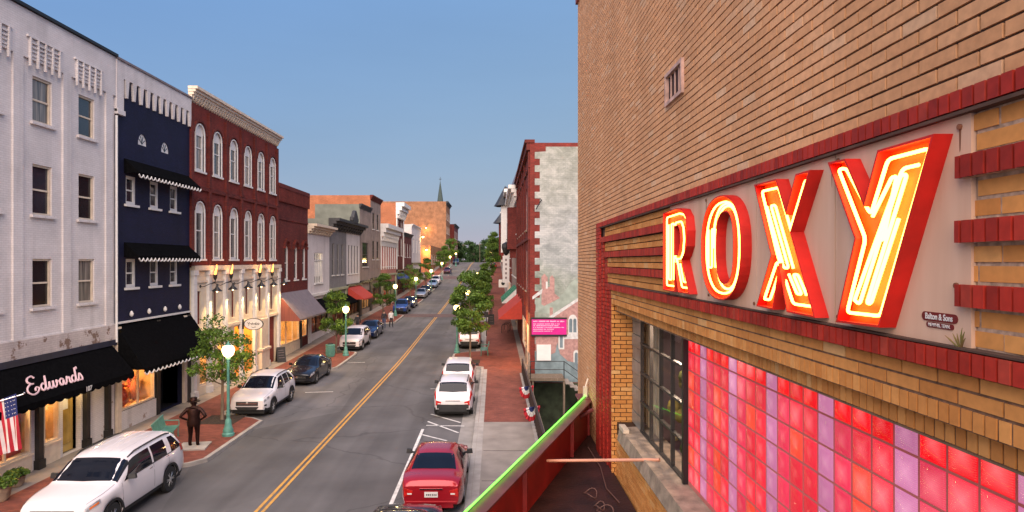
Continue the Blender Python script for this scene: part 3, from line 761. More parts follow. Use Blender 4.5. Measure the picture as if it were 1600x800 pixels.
# cream ground storey
b = MB()
holes_ = [rectp(c-.3, c+.3, 3.82, 5.65) for c in nw]+[rectp(a, c, v, d) for a, c, v, d in FH]
b.prism(rectp(0, W_, -.5, 6.9), FR, -.10, -.004, back=False, holes=holes_)
b.build('cream_front', 'cream', fb)
b = MB()
b.box(-.02, W_+.02, -.30, -.1, 6.75, 7.0); b.box(0, W_, -.18, -.1, 6.1, 6.2); b.box(0, W_, -.2, -.1, 3.42, 3.6)
split_build(b, 'string_course', 'cream_trim', fb)
b = MB()
for u in (1.85, 3.95, 6.25, 8.45, 10.75, W_-.12, .12):
    b.box(u-.16, u+.16, -.26, -.1, .1, 6.75)
    b.box(u-.22, u+.22, -.32, -.1, .1, .5); b.box(u-.22, u+.22, -.32, -.1, 6.5, 6.75)
split_build(b, 'pilaster', 'white_trim', fb)
b = MB(); b.box(9.1, 10.5, -.42, -.1, .1, 1.35); b.box(9.0, 10.6, -.5, -.1, 1.35, 1.5); b.box(9.2, 10.4, -.36, -.1, 1.5, 3.42); b.build('door_pier', 'cream_trim', fb)
for c in nw:
    window(fb, c, 3.9, .48, 1.7, 'cream_trim', 'glass_dark', sill='cream_trim', fw=.03, mid=False, sillh=.16)
shopwin(fb, *FH[0], seed=21, goods=6, e=25); shopwin(fb, *FH[1], seed=22, goods=6, e=25)
o = shopwin(fb, *FH[2], seed=23, goods=0, e=0, depth=1.6, wall=mat('ochre_porch_wall', (.55, .27, .06), .7, var=.1), gl_=False)
b = MB(); b.box(5.7, 6.9, 1.3, 1.4, .4, 3.0); b.build('door', 'dark_wood', fb)
lamp((XL-.6, Y0+7.6, 3.1), 95, (1, .6, .2), .08, parent=o, name='porch_light')
b = MB(); b.box(10.65, 12.45, .25, .35, .15, 3.4); b.build('door', mat('lilac_grey_panel', (.36, .30, .36), .5, var=.1), fb)
for u in (1.85, 3.95, 8.45, 10.75):            # torches
    t = thing('gas_torch', 'black gas torch on the cream front, %s' % {1.85: 'nearest the navy building', 3.95: 'second from the navy building', 8.45: 'second from the red corner', 10.75: 'nearest the small red building'}[u], 'torch', (XL+.5, Y0+u, 6.2), pi/2, 'gas torches on the cream front')
    b = MB(); b.tube([(-.0, .2, -.2), (0, .0, -.1), (0, 0, .05)], .03, 6); b.lathe([(.03, .0), (.09, .1), (.12, .28), (.10, .3)], (0, 0, 0), 10); b.build('torch_cup', 'black', t)
    b = MB(); b.lathe([(.03, .28), (.065, .38), (.06, .55), (.035, .75), (.01, 1.0)], (0, 0, 0), 8)
    for i in range(len(b.v)): x, y, z = b.v[i]; b.v[i] = (x+.34*(z-.28)+.03*sin(z*11), y, .28+(z-.28)*.8)
    b.build('flame', 'flame', t, smooth=True); lamp((XL+.75, Y0+u, 6.95), 5, (1, .45, .12), .1, parent=t, name='flame_light')
for k, u in enumerate((1.85, 3.95, 6.25, 8.45, 10.75, 12.9)):      # goose-neck shades
    t = thing('goose_neck_lamp', 'black goose neck wall lamp with a bell shade, %s from the navy building' % ('first', 'second', 'third', 'fourth', 'fifth', 'sixth')[k], 'wall lamp', (XL+.1, Y0+u-.9, 5.9), pi/2, 'goose neck lamps over the cream front')
    b = MB(); b.tube([(0, 0, 0), (.1, -.15, -.02), (.5, -.3, .12), (.85, -.45, .15), (.9, -.5, .0)], .022, 6); b.lathe([(.08, -.03), (.08, .03)], (0, 0, 0), 8, axis='y'); b.build('arm', 'black', t)
    b = MB(); b.lathe([(.03, .08), (.06, .0), (.10, -.12), (.26, -.26), (.27, -.3)], (.9, -.5, 0), 12); b.build('shade', 'black', t, smooth=True)
    b = MB(); b.lathe([(.02, -.2), (.05, -.26), (.05, -.32), (.01, -.35)], (.9, -.5, 0), 8); b.build('bulb', 'warm_bulb', t)
    lamp((XL+.62, Y0+u, 5.45), 150, (1, .66, .28), .06, 'SPOT', t, 'downlight', rot=(0, radians(-14), 0), spot=radians(120))
t = thing('oval_sign', 'small oval cream hanging sign with dark script by the cream doorway', 'sign', (XL+.35, 39.0, 3.4), 0)
b = MB(); P = [(.55*cos(2*pi*k/28), .33*sin(2*pi*k/28)) for k in range(28)]
b.prism(P, lambda a, c, d: (a+.6, d, c), -.03, .03); b.build('sign_board', 'plate', t)
b = MB(); Q = [(p[0]*1.1, p[1]*1.12) for p in P]; b.prism(Q, lambda a, c, d: (a+.6, d, c), -.025, .025, holes=[[(p[0]*.96, p[1]*.96) for p in P]]); b.build('rim', 'dark_wood', t)
b = MB(); b.box(-.35, .0, -.03, .03, -.3, .3); b.build('bracket', 'dark_wood', t)
b = MB()
for st in ([(-.36,.12),(-.3,.02),(-.24,.12),(-.3,-.1)], [(-.2,.0),(-.14,.06),(-.1,-.04),(-.05,.1),(-.02,-.04)], [(.0,0),(.06,.05),(.1,-.03),(.16,.12),(.15,-.04),(.22,.03)], [(.24,0),(.3,.08),(.27,-.04),(.38,.04)], [(-.12,-.17),(.0,-.2),(.12,-.16),(.1,-.2)]):
    b.tube([(p.x+.6, -.04, p.y) for p in smooth_path(st)], .013, 4)
b.build('script_lettering', 'dark_wood', t)
# ---- small red brick building -----------------------------------------------------------------
Y0 = 46.0; W_ = 7.6
rb = lb('shop_building', 'small dark red brick building with three arched windows and grey metal awning', Y0)
hs = [hole(c, 5.8, .85, 2.6, True, .38) for c in (2.1, 4.35, 6.5)]
RH = [(.5, 5.2, 1.0, 2.9), (5.9, 7.2, 1.1, 2.8)]
for s_ in RH: hs.append(rectp(*s_))
facade(rb, W_, 12.9, 'red_brick2', 'orange_brick', holes=hs)
for c in (2.1, 4.35, 6.5): window(rb, c, 5.8, .85, 2.6, 'white_trim', 'glass', True, 'white_trim', .13, rise=.38)
b = MB()
for k in range(30): u = .1+k*.255; b.box(u, u+.13, -.16, 0, 11.6, 12.6)
b.box(0, W_, -.18, 0, 12.6, 12.9); b.box(0, W_, -.06, 0, 10.3, 10.45)
for c in (2.1, 4.35, 6.5):
    for q in range(7):
        a = pi*q/6; b.box(c+.62*cos(a)-.12, c+.62*cos(a)+.12, -.16, 0, 8.3+.55*sin(a)-.1, 8.3+.55*sin(a)+.12)
b.build('brick_corbel', 'red_brick2', rb)
awning(rb, .2, W_-.2, 4.9, 3.05, 1.6, 'grey_metal', val=.12, vm='grey_metal', ends=False)
b = MB()
for u in (.2, W_-.2): b.prism([(0, 4.9), (0, 2.9), (-1.6, 2.9), (-1.6, 3.05)], lambda a, c, d, u=u: (u+d, a, c), -.02, .02)
split_build(b, 'awning_side', mat('brown_siding', (.20, .06, .045), .6, var=.2, stretch=(1, 6, .3)), rb)
shopwin(rb, *RH[0], seed=31, goods=9, e=110, depth=2.2, muntins=2, fm='cream_trim'); shopwin(rb, *RH[1], seed=32, goods=2, e=34, muntins=1)
b = MB(); b.box(.3, 5.3, -.05, -.004, .1, .98); split_build(b, 'bulkhead', 'cream_trim', rb)
b = MB(); b.box(5.3, 5.75, -.1, -.004, 0, 3.0); split_build(b, 'pilaster', 'dark_wood', rb)
# ---- the further shops, built from one recipe ------------------------------------------------
M['grey_paint'] = brick('grey_painted_brick', (.25, .24, .24), (.22, .21, .21), (.18, .17, .17), dirt=.2)
M['green_grey'] = mat('green_grey_render', (.14, .15, .125), .85, var=.2, scale=1, bump=.3)
M['sage'] = mat('sage_panel', (.33, .34, .22), .7, var=.15, scale=1)
M['beige_brick'] = brick('beige_brick', (.33, .25, .21), (.28, .21, .18), (.30, .24, .21))
M['pink_paint'] = mat('dusty_pink_paint', (.38, .15, .13), .7, var=.15, scale=2)
M['maroon'] = brick('maroon_brick', (.16, .03, .03), (.12, .025, .025), (.1, .04, .04))
M['dark_trim'] = mat('dark_cornice_paint', (.03, .03, .032), .6, var=.2)
def shop(y0, y1, ztop, label, wallm, sidem, wins, corn=None, gm='glass_dark', aw=None, front='room_dark', lit=12, D=26, fm='white_trim', fh=None, sill='white_trim', front_m='dark_wood', pil=None):
    r = lb('shop_building', label, y0); W = y1-y0; z = g((y0+y1)/2)
    hs = [hole(*wn[:4], *(wn[4:])) for wn in wins]; sh = (W*.1, W*.9, z+.75, z+(fh or 2.9))
    hs.append(rectp(*sh)); facade(r, W, ztop, wallm, sidem, D=D, holes=hs)
    for wn in wins: window(r, wn[0], wn[1], round(wn[2], 2), round(wn[3], 2), fm, gm, len(wn) > 4, sill, .07, rise=(wn[5] if len(wn) > 5 else None))
    shopwin(r, *sh, seed=int(y0), goods=7, e=lit, wall=front, muntins=2, fm=front_m)
    if corn: cornice(r, W, ztop-corn[0], ztop+.05, corn[1], corn[2], brackets=corn[3])
    b = MB(); b.box(.03, W*.1-.02, -.12, -.004, z-.3, z+(fh or 2.9)+1.0); b.box(W*.9+.02, W-.03, -.12, -.004, z-.3, z+(fh or 2.9)+1.0); b.box(0, W, -.22, -.004, z+(fh or 2.9)+1.0, z+(fh or 2.9)+1.25)
    b.build('shop_surround', pil or front_m, r)
    if aw: awning(r, aw[0], aw[1], z+aw[2], z+aw[3], aw[4], aw[5], val=.15)
    return r
r5 = shop(53.6, 60.6, 10.35, 'small white painted building with bracketed cornice and one tall window', 'white_brick', 'red_brick2', [(3.3, 5.3, 2.6, 2.7)], (.75, .8, 'cream_trim', 8), gm='shop_glass', aw=(.2, 6.8, 3.6, 2.7, 1.3, 'black_cloth'), lit=6, pil='white_trim')
b = MB()
for u in (2.6, 3.3, 4.0): b.box(u-.04, u+.04, .0, .1, 5.3, 8.0)
for u in (2.25, 2.95, 3.65, 4.35): b.box(u-.1, u+.1, .0, .08, 5.9, 7.2)
b.box(2.0, 4.6, 0, .1, 7.25, 7.35); b.build('window_bars', 'white_trim', r5)
b = MB(); b.poly([(1.9, .9, 5.2), (4.7, .9, 5.2), (4.7, .9, 8.1), (1.9, .9, 8.1)]); b.build('lit_room', 'room_warm', r5, fix=False); lamp((XL-.5, 56.9, 7.6), 10, (1, .8, .45), .1, parent=r5, name='room_light')
r6 = shop(60.6, 67.6, 11.3, 'grey green building with dark cornice and three tall narrow windows', 'grey_paint', 'green_grey', [(1.4+k*1.9, 5.9, .75, 3.1) for k in range(3)], (1.0, 1.0, 'dark_trim', 6), aw=(.2, 6.8, 3.4, 2.6, 1.3, 'black_cloth'), D=5, fm='grey_paint', lit=6, pil='sage')
r7 = shop(67.6, 74.3, 11.3, 'pale grey building with dark pedimented cornice and red shop awning', 'white_brick', 'green_grey', [(1.2+k*1.45, 5.9, .7, 3.1) for k in range(4)], (1.0, 1.0, 'dark_trim', 6), aw=(.3, 6.4, 3.9, 2.6, 1.8, 'red_canvas'), D=5, fm='grey_paint', lit=16)
b = MB(); b.prism([(-1.2, 11.3), (1.2, 11.3), (.9, 12.0), (.3, 12.5), (0, 12.6), (-.3, 12.5), (-.9, 12.0)], FR, -1.05, -.7)
for x in (-1.2, 1.2): b.lathe([(.1, 11.3), (.22, 11.5), (.2, 11.8), (.05, 12.0)], (x, -.85, 0), 8)
b.v = [(x-.1, y, z) for x, y, z in b.v]; b.build('pediment', 'dark_trim', r7)
r8 = shop(74.3, 80.8, 13.9, 'narrow brown building with a lit upstairs window', 'beige_brick', 'green_grey', [(3.2, 6.6, 3.4, 2.9)], (.5, .3, 'dark_trim', 0), gm='glass', D=5.2, lit=26, fm='dark_wood', front='room_warm')
r9 = shop(80.8, 88.0, 15.6, 'tall beige brick building with paired windows and long orange side wall', 'beige_brick', 'orange_brick', [(1.9, 11.4, 1.3, 2.1), (4.9, 11.4, 1.3, 2.1), (1.9, 7.5, 1.3, 2.4), (4.9, 7.5, 1.3, 2.4)], (.6, .35, 'red_brick2', 0), D=34, lit=20, fm='dark_wood')
r10 = shop(88.0, 102, 12.4, 'pink striped building with a wide white bracketed cornice', 'pink_paint', 'orange_brick', [(1.2+k*1.95, 6.5, .7, 2.8) for k in range(7)], (2.3, 1.1, 'white_trim', 12), fm='pink_paint', lit=26, front='sage', pil='sage')
b = MB()
for k in range(8): u = .3+k*1.93; b.box(u-.18, u+.18, -.1, -.003, 6.1, 10.0)
b.box(0, 14, -.1, -.003, 9.4, 10.05); split_build(b, 'pilaster', 'white_trim', r10)
r11 = shop(102, 110, 16.6, 'tall narrow red building under an overhanging white cornice', 'red_brick2', 'orange_brick', [(2, 8.2, 1.2, 2.9), (5.6, 8.2, 1.2, 2.9), (2, 12.2, 1.2, 2.4), (5.6, 12.2, 1.2, 2.4)], (2.4, 1.3, 'white_trim', 8), lit=18, aw=(.5, 7.5, 3.6, 2.7, 1.4, mat('blue_canvas', (.03, .06, .22), .8)) )
b = MB(); b.box(0, .6, -.14, -.003, 6.0, 14.2); b.box(7.4, 8, -.14, -.003, 6, 14.2); split_build(b, 'corner_pilaster', 'white_trim', r11)
r12 = shop(110, 121, 12.2, 'low dark red building with a maroon shop awning', 'maroon', 'orange_brick', [(2, 8.0, 1.2, 2.4), (5.4, 8.0, 1.2, 2.4), (8.8, 8.0, 1.2, 2.4)], (.6, .4, 'dark_trim', 0), lit=18, aw=(.6, 10, 3.8, 2.6, 2.0, mat('maroon_canvas', (.14, .012, .03), .8)))
r13 = shop(121, 136, 14.3, 'corner building with a white upper gable wall', 'white_brick', 'white_brick', [(3, 9.0, 1.3, 2.6), (7.5, 9.0, 1.3, 2.6), (12, 9.0, 1.3, 2.6)], (.5, .3, 'white_trim', 0), lit=14)
# parking gap, then the low floodlit building and the big brick block on the hill
def block(y0, y1, z1, x1, D, label, wallm, sidem, wins, name='shop_building', cn=None):
    r = thing(name, label, 'building', (x1, y0, 0), pi/2, 'shop buildings along the left side of the street'); W = y1-y0
    facade(r, W, z1, wallm, sidem, D=D, holes=[hole(*wn[:4], *(wn[4:])) for wn in wins], zb=0)
    for wn in wins: window(r, wn[0], wn[1], wn[2], wn[3], 'white_trim', 'glass_dark', len(wn) > 4, 'white_trim', .1)
    if cn: cornice(r, W, z1-cn[0], z1+.1, cn[1], cn[2], brackets=cn[3])
    return r
lo = block(157, 206, 11.2, XL, 40, 'low brick building floodlit orange on its side wall beyond the car park', 'tan_brick', 'orange_brick', [(3+6*k, 6.6, 3.2, 2.4) for k in range(8)])
big = block(208, 226, 26.8, XL, 60, 'big four storey brown brick block on the hill with a long blank side wall', 'tan_brick', 'tan_brick', [(2.5+3.2*k, z, 1.4, 2.8, True) for k in range(5) for z in (12, 16.5, 21)], cn=(1.0, .7, 'dark_trim', 10))
b = MB(); b.prism(rectp(0, 6, 18.6, 21.6), lambda a, c, d: (-.0+d, 17+a, c), -.02, -.005); b.build('faded_wall_sign', mat('faded_paint', (.45, .30, .22), .9, var=.2), big)
b2 = block(226.2, 250, 20.5, XL+1.5, 40, 'dark red brick building beside the big block near the crest', 'maroon', 'red_brick2', [(3+4*k, z, 1.6, 2.8) for k in range(5) for z in (11, 15.5)], cn=(.8, .6, 'dark_trim', 8))
sp = thing('church_spire', 'slender dark church spire rising behind the big brick block', 'spire', (-21.2, 252, 6))
b = MB(); b.box(-2.2, 2.2, -2.2, 2.2, 0, 19); b.build('tower', 'tan_brick', sp)
b = MB(); b.lathe([(1.9, 19), (1.75, 20), (.9, 27), (.05, 33)], (0, 0, 0), 8); b.build('spire_roof', mat('slate_green', (.04, .06, .055), .7), sp)
b = MB(); b.box(-.07, .07, -.05, .05, 32.6, 34.6); b.box(-.5, .5, -.05, .05, 33.6, 33.8); b.build('cross', 'black', sp)
for (x, y, z, e) in ((-16.5, 156.2, 10.2, 420), (-26, 156.2, 10.6, 300), (-15.2, 136.8, 12.6, 100), (-22, 207.0, 18.2, 260), (-34, 207, 14, 200)):
    t = thing('flood_lamp', {10.2: 'glowing flood lamp at the street corner of the low orange lit building', 10.6: 'glowing flood lamp in the middle of the orange lit wall', 12.6: 'bright flood lamp on the white gable building', 18.2: 'bright lamp high on the side wall of the big brick block', 14: 'lamp low on the side wall of the big brick block'}[z], 'wall lamp', (x, y, z), 0, 'flood lamps on far walls')
    b = MB(); b.tube([(0, .9, 0), (0, 0, .1)], .05, 6); b.box(-.25, .25, -.1, .2, .0, .25); b.build('housing', 'black', t)
    b = MB(); b.lathe([(.05, -.3), (.2, -.2), (.22, 0), (.1, .05)], (0, 0, 0), 10); b.build('bulb', 'warm_bulb', t)
    lamp((x, y-.5, z-.6), e, (1, .5, .15), .3, parent=t, name='flood_light')

# ================================================================== RIGHT ROW
XR = 2.28
def rbld(y1, name, label, x=XR):            # origin at the far end; local x runs towards the viewer
    return thing(name, label, 'building', (x, y1, 0), -pi/2, 'buildings along the right side of the street')
mu = rbld(62, 'shop_building', 'red brick corner building with a faded landscape mural on its side wall'); W_ = 62-40.6
hs = []; RU = [2.6, 6.2, 9.8, 13.4, 17.0, 20]
for c in RU[:5]: hs += [hole(c, 9.4, 1.3, 3.0, True), hole(c, 5.2, 1.3, 2.8)]
MH = [(11.5, 16.5, .9, 3.0), (18.2, 20.4, .2, 3.0)]
for s_ in MH: hs.append(rectp(*s_))
facade(mu, W_, 14.75, 'red_brick', 'red_brick', holes=hs, D=14, zb=-.5)
b = MB(); b.box(.05, W_+.02, .0, 14, -4.1, -.5); b.build('foundation', mat('dark_green_foundation', (.035, .045, .025), .95, var=.5, scale=2), mu)  # dark green with random mottling, below the mural
for c in RU[:5]:
    window(mu, c, 9.4, 1.3, 3.0, 'white_trim', 'glass_dark', True, 'stone', .09); window(mu, c, 5.2, 1.3, 2.8, 'white_trim', 'glass_dark', False, 'stone', .09)
shopwin(mu, *MH[0], seed=41, goods=6, e=30); shopwin(mu, *MH[1], seed=42, goods=0, e=60, wall=mat('amber_lit_porch', (.6, .24, .04), .7, var=.3, scale=6), depth=1.0, gl_=False)  # amber wall colour carries the orange light of the doorway recess
b = MB(); b.box(-.1, W_+.05, -.34, .3, 14.75, 14.95); b.box(0, W_, -.22, 0, 14.3, 14.74); b.box(0, W_, -.14, 0, 8.6, 8.8); b.box(0, W_, -.10, 0, 13.2, 13.35)
for c in (.2, 4.4, 8, 11.6, 15.2, W_-.3): b.box(c-.22, c+.22, -.12, 0, 4.0, 14.2)
b.build('cornice', 'red_brick2', mu)
b = MB(); b.box(17.2, 17.9, -.1, -.003, 0, 1.5); b.box(20.7, W_, -.12, -.003, 0, 1.4); b.build('stone_base', 'stone', mu)
b = MB(); b.box(20.6, W_-.02, -.05, -.004, 1.4, 3.9); b.build('pilaster', 'orange_brick', mu)  # orange brick paints the doorway light onto this corner pier
lamp((1.3, 44.5, 3.1), 90, (1, .5, .15), .1, parent=mu, name='porch_light')
awning(mu, .4, 9.8, 4.15, 2.55, 1.9, 'red_canvas', val=.1)
# mural (flat painting on the brick): sky, trees, church
mm, nt, bs = newmat('mural_paint'); bs.inputs['Roughness'].default_value = .9
tc = N(nt, 'ShaderNodeTexCoord'); no = N(nt, 'ShaderNodeTexNoise'); no.inputs['Scale'].default_value = 1.0; no.inputs['Detail'].default_value = 9; no.inputs['Roughness'].default_value = .72; no.inputs['Distortion'].default_value = .5
mp = N(nt, 'ShaderNodeMapping'); mp.inputs['Scale'].default_value = (1, 1, 1.7); nt.links.new(tc.outputs['Object'], mp.inputs[0]); nt.links.new(mp.outputs[0], no.inputs['Vector'])
cr = N(nt, 'ShaderNodeValToRGB'); e = cr.color_ramp.elements; e[0].position = .34; e[0].color = (.10, .11, .08, 1); e[1].position = .64; e[1].color = (.44, .43, .39, 1); x = e.new(.5); x.color = (.25, .26, .225, 1)
nt.links.new(no.outputs['Fac'], cr.inputs[0])
sp_ = N(nt, 'ShaderNodeSeparateXYZ'); nt.links.new(tc.outputs['Object'], sp_.inputs[0])
g1 = N(nt, 'ShaderNodeValToRGB'); e = g1.color_ramp.elements; e[0].position = 0; e[0].color = (.10, .16, .18, 1); e[1].position = 1; e[1].color = (.30, .31, .27, 1)
for p_, c_ in ((.10, (.16, .23, .26)), (.20, (.20, .25, .20)), (.40, (.22, .28, .24)), (.50, (.34, .38, .42)), (.62, (.42, .44, .48)), (.8, (.38, .39, .37))): x = e.new(p_); x.color = c4(c_)
mr = N(nt, 'ShaderNodeMapRange'); mr.inputs[1].default_value = 0; mr.inputs[2].default_value = 14.5
ns = N(nt, 'ShaderNodeTexNoise'); ns.inputs['Scale'].default_value = .5; ns.inputs['Detail'].default_value = 6; nt.links.new(tc.outputs['Object'], ns.inputs['Vector'])
ad = N(nt, 'ShaderNodeMath', operation='MULTIPLY_ADD'); ad.inputs[1].default_value = 5; nt.links.new(ns.outputs['Fac'], ad.inputs[0]); nt.links.new(sp_.outputs[2], ad.inputs[2])
a3 = N(nt, 'ShaderNodeMath', operation='SUBTRACT'); a3.inputs[1].default_value = 2.5; nt.links.new(ad.outputs[0], a3.inputs[0]); nt.links.new(a3.outputs[0], mr.inputs[0]); nt.links.new(mr.outputs[0], g1.inputs[0])
mx = N(nt, 'ShaderNodeMix', data_type='RGBA', blend_type='MIX'); mx.inputs[0].default_value = .38; nt.links.new(cr.outputs[0], mx.inputs[6]); nt.links.new(g1.outputs[0], mx.inputs[7])
cb = N(nt, 'ShaderNodeCombineXYZ'); nt.links.new(sp_.outputs[1], cb.inputs[0]); nt.links.new(sp_.outputs[2], cb.inputs[1])
br = N(nt, 'ShaderNodeTexBrick'); br.inputs['Scale'].default_value = 1; br.inputs['Brick Width'].default_value = .3; br.inputs['Row Height'].default_value = .12; br.inputs['Mortar Size'].default_value = .010
br.inputs['Color1'].default_value = (1.03, 1.02, 1.0, 1); br.inputs['Color2'].default_value = (.90, .90, .90, 1); br.inputs['Mortar'].default_value = (.78, .78, .78, 1); nt.links.new(cb.outputs[0], br.inputs['Vector'])
m2 = N(nt, 'ShaderNodeMix', data_type='RGBA', blend_type='MULTIPLY'); m2.inputs[0].default_value = 1; nt.links.new(mx.outputs[2], m2.inputs[6]); nt.links.new(br.outputs['Color'], m2.inputs[7]); nt.links.new(m2.outputs[2], bs.inputs['Base Color'])
M['mural'] = mm
ML = lambda a, z, d: (W_+.012+.004*d, a, z)   # on the near side wall; a = distance in from the street corner
b = MB(); T = [(.55, -3.9)]
z = -3.9; k = 0
while z < 14.0: T += [(.62 if k % 2 else .30, z), (.62 if k % 2 else .30, min(z+.42, 14.2))]; z += .42; k += 1
T += [(1.0, 14.2), (1.0, 14.5), (14, 14.5), (14, -3.9)]
T = [(a, max(z, -.45)) for a, z in T]; T = [p for i, p in enumerate(T) if i == 0 or p != T[i-1]]
b.prism(T, ML, 0, 1); mur = b.build('mural', 'mural', mu)
def paint(name, polys, col, d, v=.15, sc=2):
    b = MB()
    for P in polys: b.prism(P, ML, d-.6, d)
    return b.build(name, mat('mural_'+name, col, .9, var=v, scale=sc), mur)
paint('brick_church', [[(.35, 1.5), (.35, 2.9), (1.25, 3.6), (1.25, 4.3), (1.45, 4.3), (1.45, 3.75), (3.0, 4.75), (4.2, 5.4), (6, 4.4), (6, .3), (2.6, .5), (1.6, 1.2)], [(.72, 4.5), (.74, 5.7), (.72, 6.25), (.92, 6.45), (1.12, 6.2), (1.12, 5.6), (1.25, 5.6), (1.25, 6.2), (1.4, 6.35), (1.55, 6.15), (1.55, 5.2), (1.9, 4.9), (1.3, 4.6), (.9, 4.4)]], (.33, .19, .17), 3, .25, 6)
paint('painted_roofs', [[(.15, 2.85), (1.25, 3.75), (3.1, 4.95), (3.15, 4.78), (1.3, 3.55), (.15, 2.65)], [(2.1, 2.3), (3.0, 3.2), (3.1, 2.3)], [(.15, 5.0), (.8, 5.5), (.75, 5.2), (.15, 4.8)]], (.46, .46, .45), 4, .2, 5)
paint('church_windows', [archp(1.80, 2.17, 1.65, 3.1, .3), archp(2.42, 3.0, 2.65, 3.85, .4), archp(2.75, 3.1, .1, 1.6, .2), archp(.55, .8, 3.0, 3.35, .1), archp(1.0, 1.12, 5.5, 5.95, .06)], (.50, .50, .48), 4.4, .1)
paint('window_openings', [archp(1.89, 2.08, 1.75, 2.95, .15), archp(2.48, 2.68, 2.72, 3.6, .12), archp(2.74, 2.94, 2.72, 3.6, .12), archp(2.83, 3.02, .2, 1.45, .1)], (.13, .17, .19), 5, .3)
paint('painted_bushes', [[(.32, -.4), (.32, 1.5), (.8, 1.75), (1.3, 1.3), (1.6, 1.45), (1.72, 2.1), (1.9, 1.35), (2.4, .9), (2.9, .8), (3.6, .5), (6, .4), (6, -.4)]], (.15, .20, .215), 4.7, .25, 2.5)
paint('painted_trees', [[(.35, 4.0), (.35, 4.7), (.7, 5.0), (.9, 4.5), (1.5, 4.6), (2.1, 5.2), (2.6, 5.9), (3.2, 6.3), (4, 6.5), (4, 5.4), (3, 4.9), (1.4, 3.9)]], (.24, .28, .24), 2, .25, 2)
# banner and blank board on the mural wall (things hung there)
t = thing('wall_banner', 'magenta banner with white lines of writing hung on the mural wall', 'banner', (XR+.35, 40.6, 3.1))
M['magenta'] = mat('magenta_print', (.50, .008, .19), .5, var=.06)
b = MB(); b.box(-.25, 1.95, -.10, -.05, -.55, .48); b.build('panel', 'magenta', t)
b = MB()
for z in (-.62, .46): b.box(-.28, 1.98, -.11, -.04, z, z+.11)
b.build('border', 'black', t)
b = MB()
rn = random.Random(5)
for i, (z, hh, x1) in enumerate(((.33, .085, 1.85), (.16, .05, 1.55), (.05, .05, 1.5), (-.06, .05, 1.85), (-.17, .05, 1.2), (-.29, .05, 1.05))):
    x = -.15
    while x < x1-.05:
        wd = min(rn.uniform(.03, .06), x1-x); b.box(x, x+wd, -.106, -.10, z-hh/2, z+hh/2*rn.choice((1, 1, .6))); x += wd+(.012 if rn.random() < .8 else .06)
b.build('writing_line', mat('pink_print', (.75, .42, .55), .6), t)
b = MB(); b.box(XR+.42, XR+1.32, 40.49, 40.57, .95, 1.95); tag(b.build('blank_board', 'plate'), 'square blank white board under the magenta banner', 'board')
t = thing('wall_pipe_bracket', 'small dark bent pipe sticking out of the mural wall', 'pipe', (2.9, 40.5, 11.2)); b = MB(); b.tube([(0, 0, 0), (.1, -.1, -.1), (-.15, -.15, -.5), (-.25, -.15, -.7)], .035, 6); b.build('pipe', 'black', t)
# stair landing with black railing
t = thing('landing', 'raised wooden landing with black railing below the mural', 'landing', (2.4, 38, 0))
b = MB(); b.box(2.15, 4.3, 38.9, 40.5, -.05, .12); b.build('deck', 'bark', t, world=True)
b = MB()
for x in (2.3, 4.2): b.box(x, x+.12, 38.95, 39.1, -4, -.05)
b.build('post', 'bark', t, world=True)
b = MB()
for i in range(12): b.box(4.35+.28*i, 4.65+.28*i, 38.9, 40.4, -.05-.2*(i+1), .02-.2*(i+1))
b.build('stairs', 'concrete', t, world=True)
b = MB()
for x in (2.2, 4.25): b.tube([(x, 38.9, .1), (x, 38.9, 1.15)], .03, 6)
for z in (1.15, .65): b.tube([(2.2, 38.9, z), (4.25, 38.9, z), (7.6, 38.9, z-2.4)], .025, 6)
b.tube([(2.2, 38.9, 1.15), (2.1, 37, 1.15)], .025, 6)
b.build('railing', 'black', t, world=True)
# low dark parapet at the pavement edge with bunting
t = thing('edge_railing', 'dark brown railing along the edge of the right pavement', 'railing', (1.9, 28, 0))
b = MB(); b.box(1.74, 1.82, 15.5, 40.5, 1.0, 1.08); b.box(1.75, 1.81, 15.5, 40.5, .2, .28)
for k in range(51): y = 15.5+k*.5; b.box(1.745, 1.805, y-.03, y+.03, .14, 1.02)
b.build('rail', mat('brown_rail', (.035, .022, .018), .7), t, world=True)
b = MB()
for k in range(9):
    b.box(1.765, 1.785, 15.6+k*2.8, 18.2+k*2.8, .3, .98)
b.build('mesh_panel', mat('brown_mesh', (.04, .025, .02), .8), t, world=True)
for y, lab in ((27.3, 'nearer red white and blue bunting on the edge railing'), (31.8, 'farther red white and blue bunting on the edge railing')):
    t = thing('bunting', lab, 'bunting', (1.62, y, 1.0), radians(-50), 'bunting on the edge railing'); t.scale = (.78, .78, .85)
    for i, (mname, c_) in enumerate((('red_bunting', (.45, .02, .03)), ('white_bunting', (.65, .63, .62)), ('blue_bunting', (.02, .03, .12)))):
        b = MB(); R0, R1 = (.62, .42, .22)[i], (.42, .22, .0)[i]; n = 20; A = []; B = []
        for k in range(n+1):
            a = pi*k/n; f = .03*sin(k*2.4)
            A.append(b.P((-.02+f, R0*cos(a), -R0*sin(a)*1.15))); B.append(b.P((-.02+f, R1*cos(a), -R1*sin(a)*1.15)))
        for k in range(n): b.F((A[k], A[k+1], B[k+1], B[k]))
        b.build(('red_band', 'white_band', 'blue_band')[i], mat(mname, c_, .8), t, fix=False)
    b = MB()
    for k in range(5): a = pi*(k+.5)/5; b.box(-.06, -.045, .1*cos(a)*3-.03, .1*cos(a)*3+.03, -.1*sin(a)*3-.05, -.1*sin(a)*3+.01)
    b.build('star', 'plate', t)
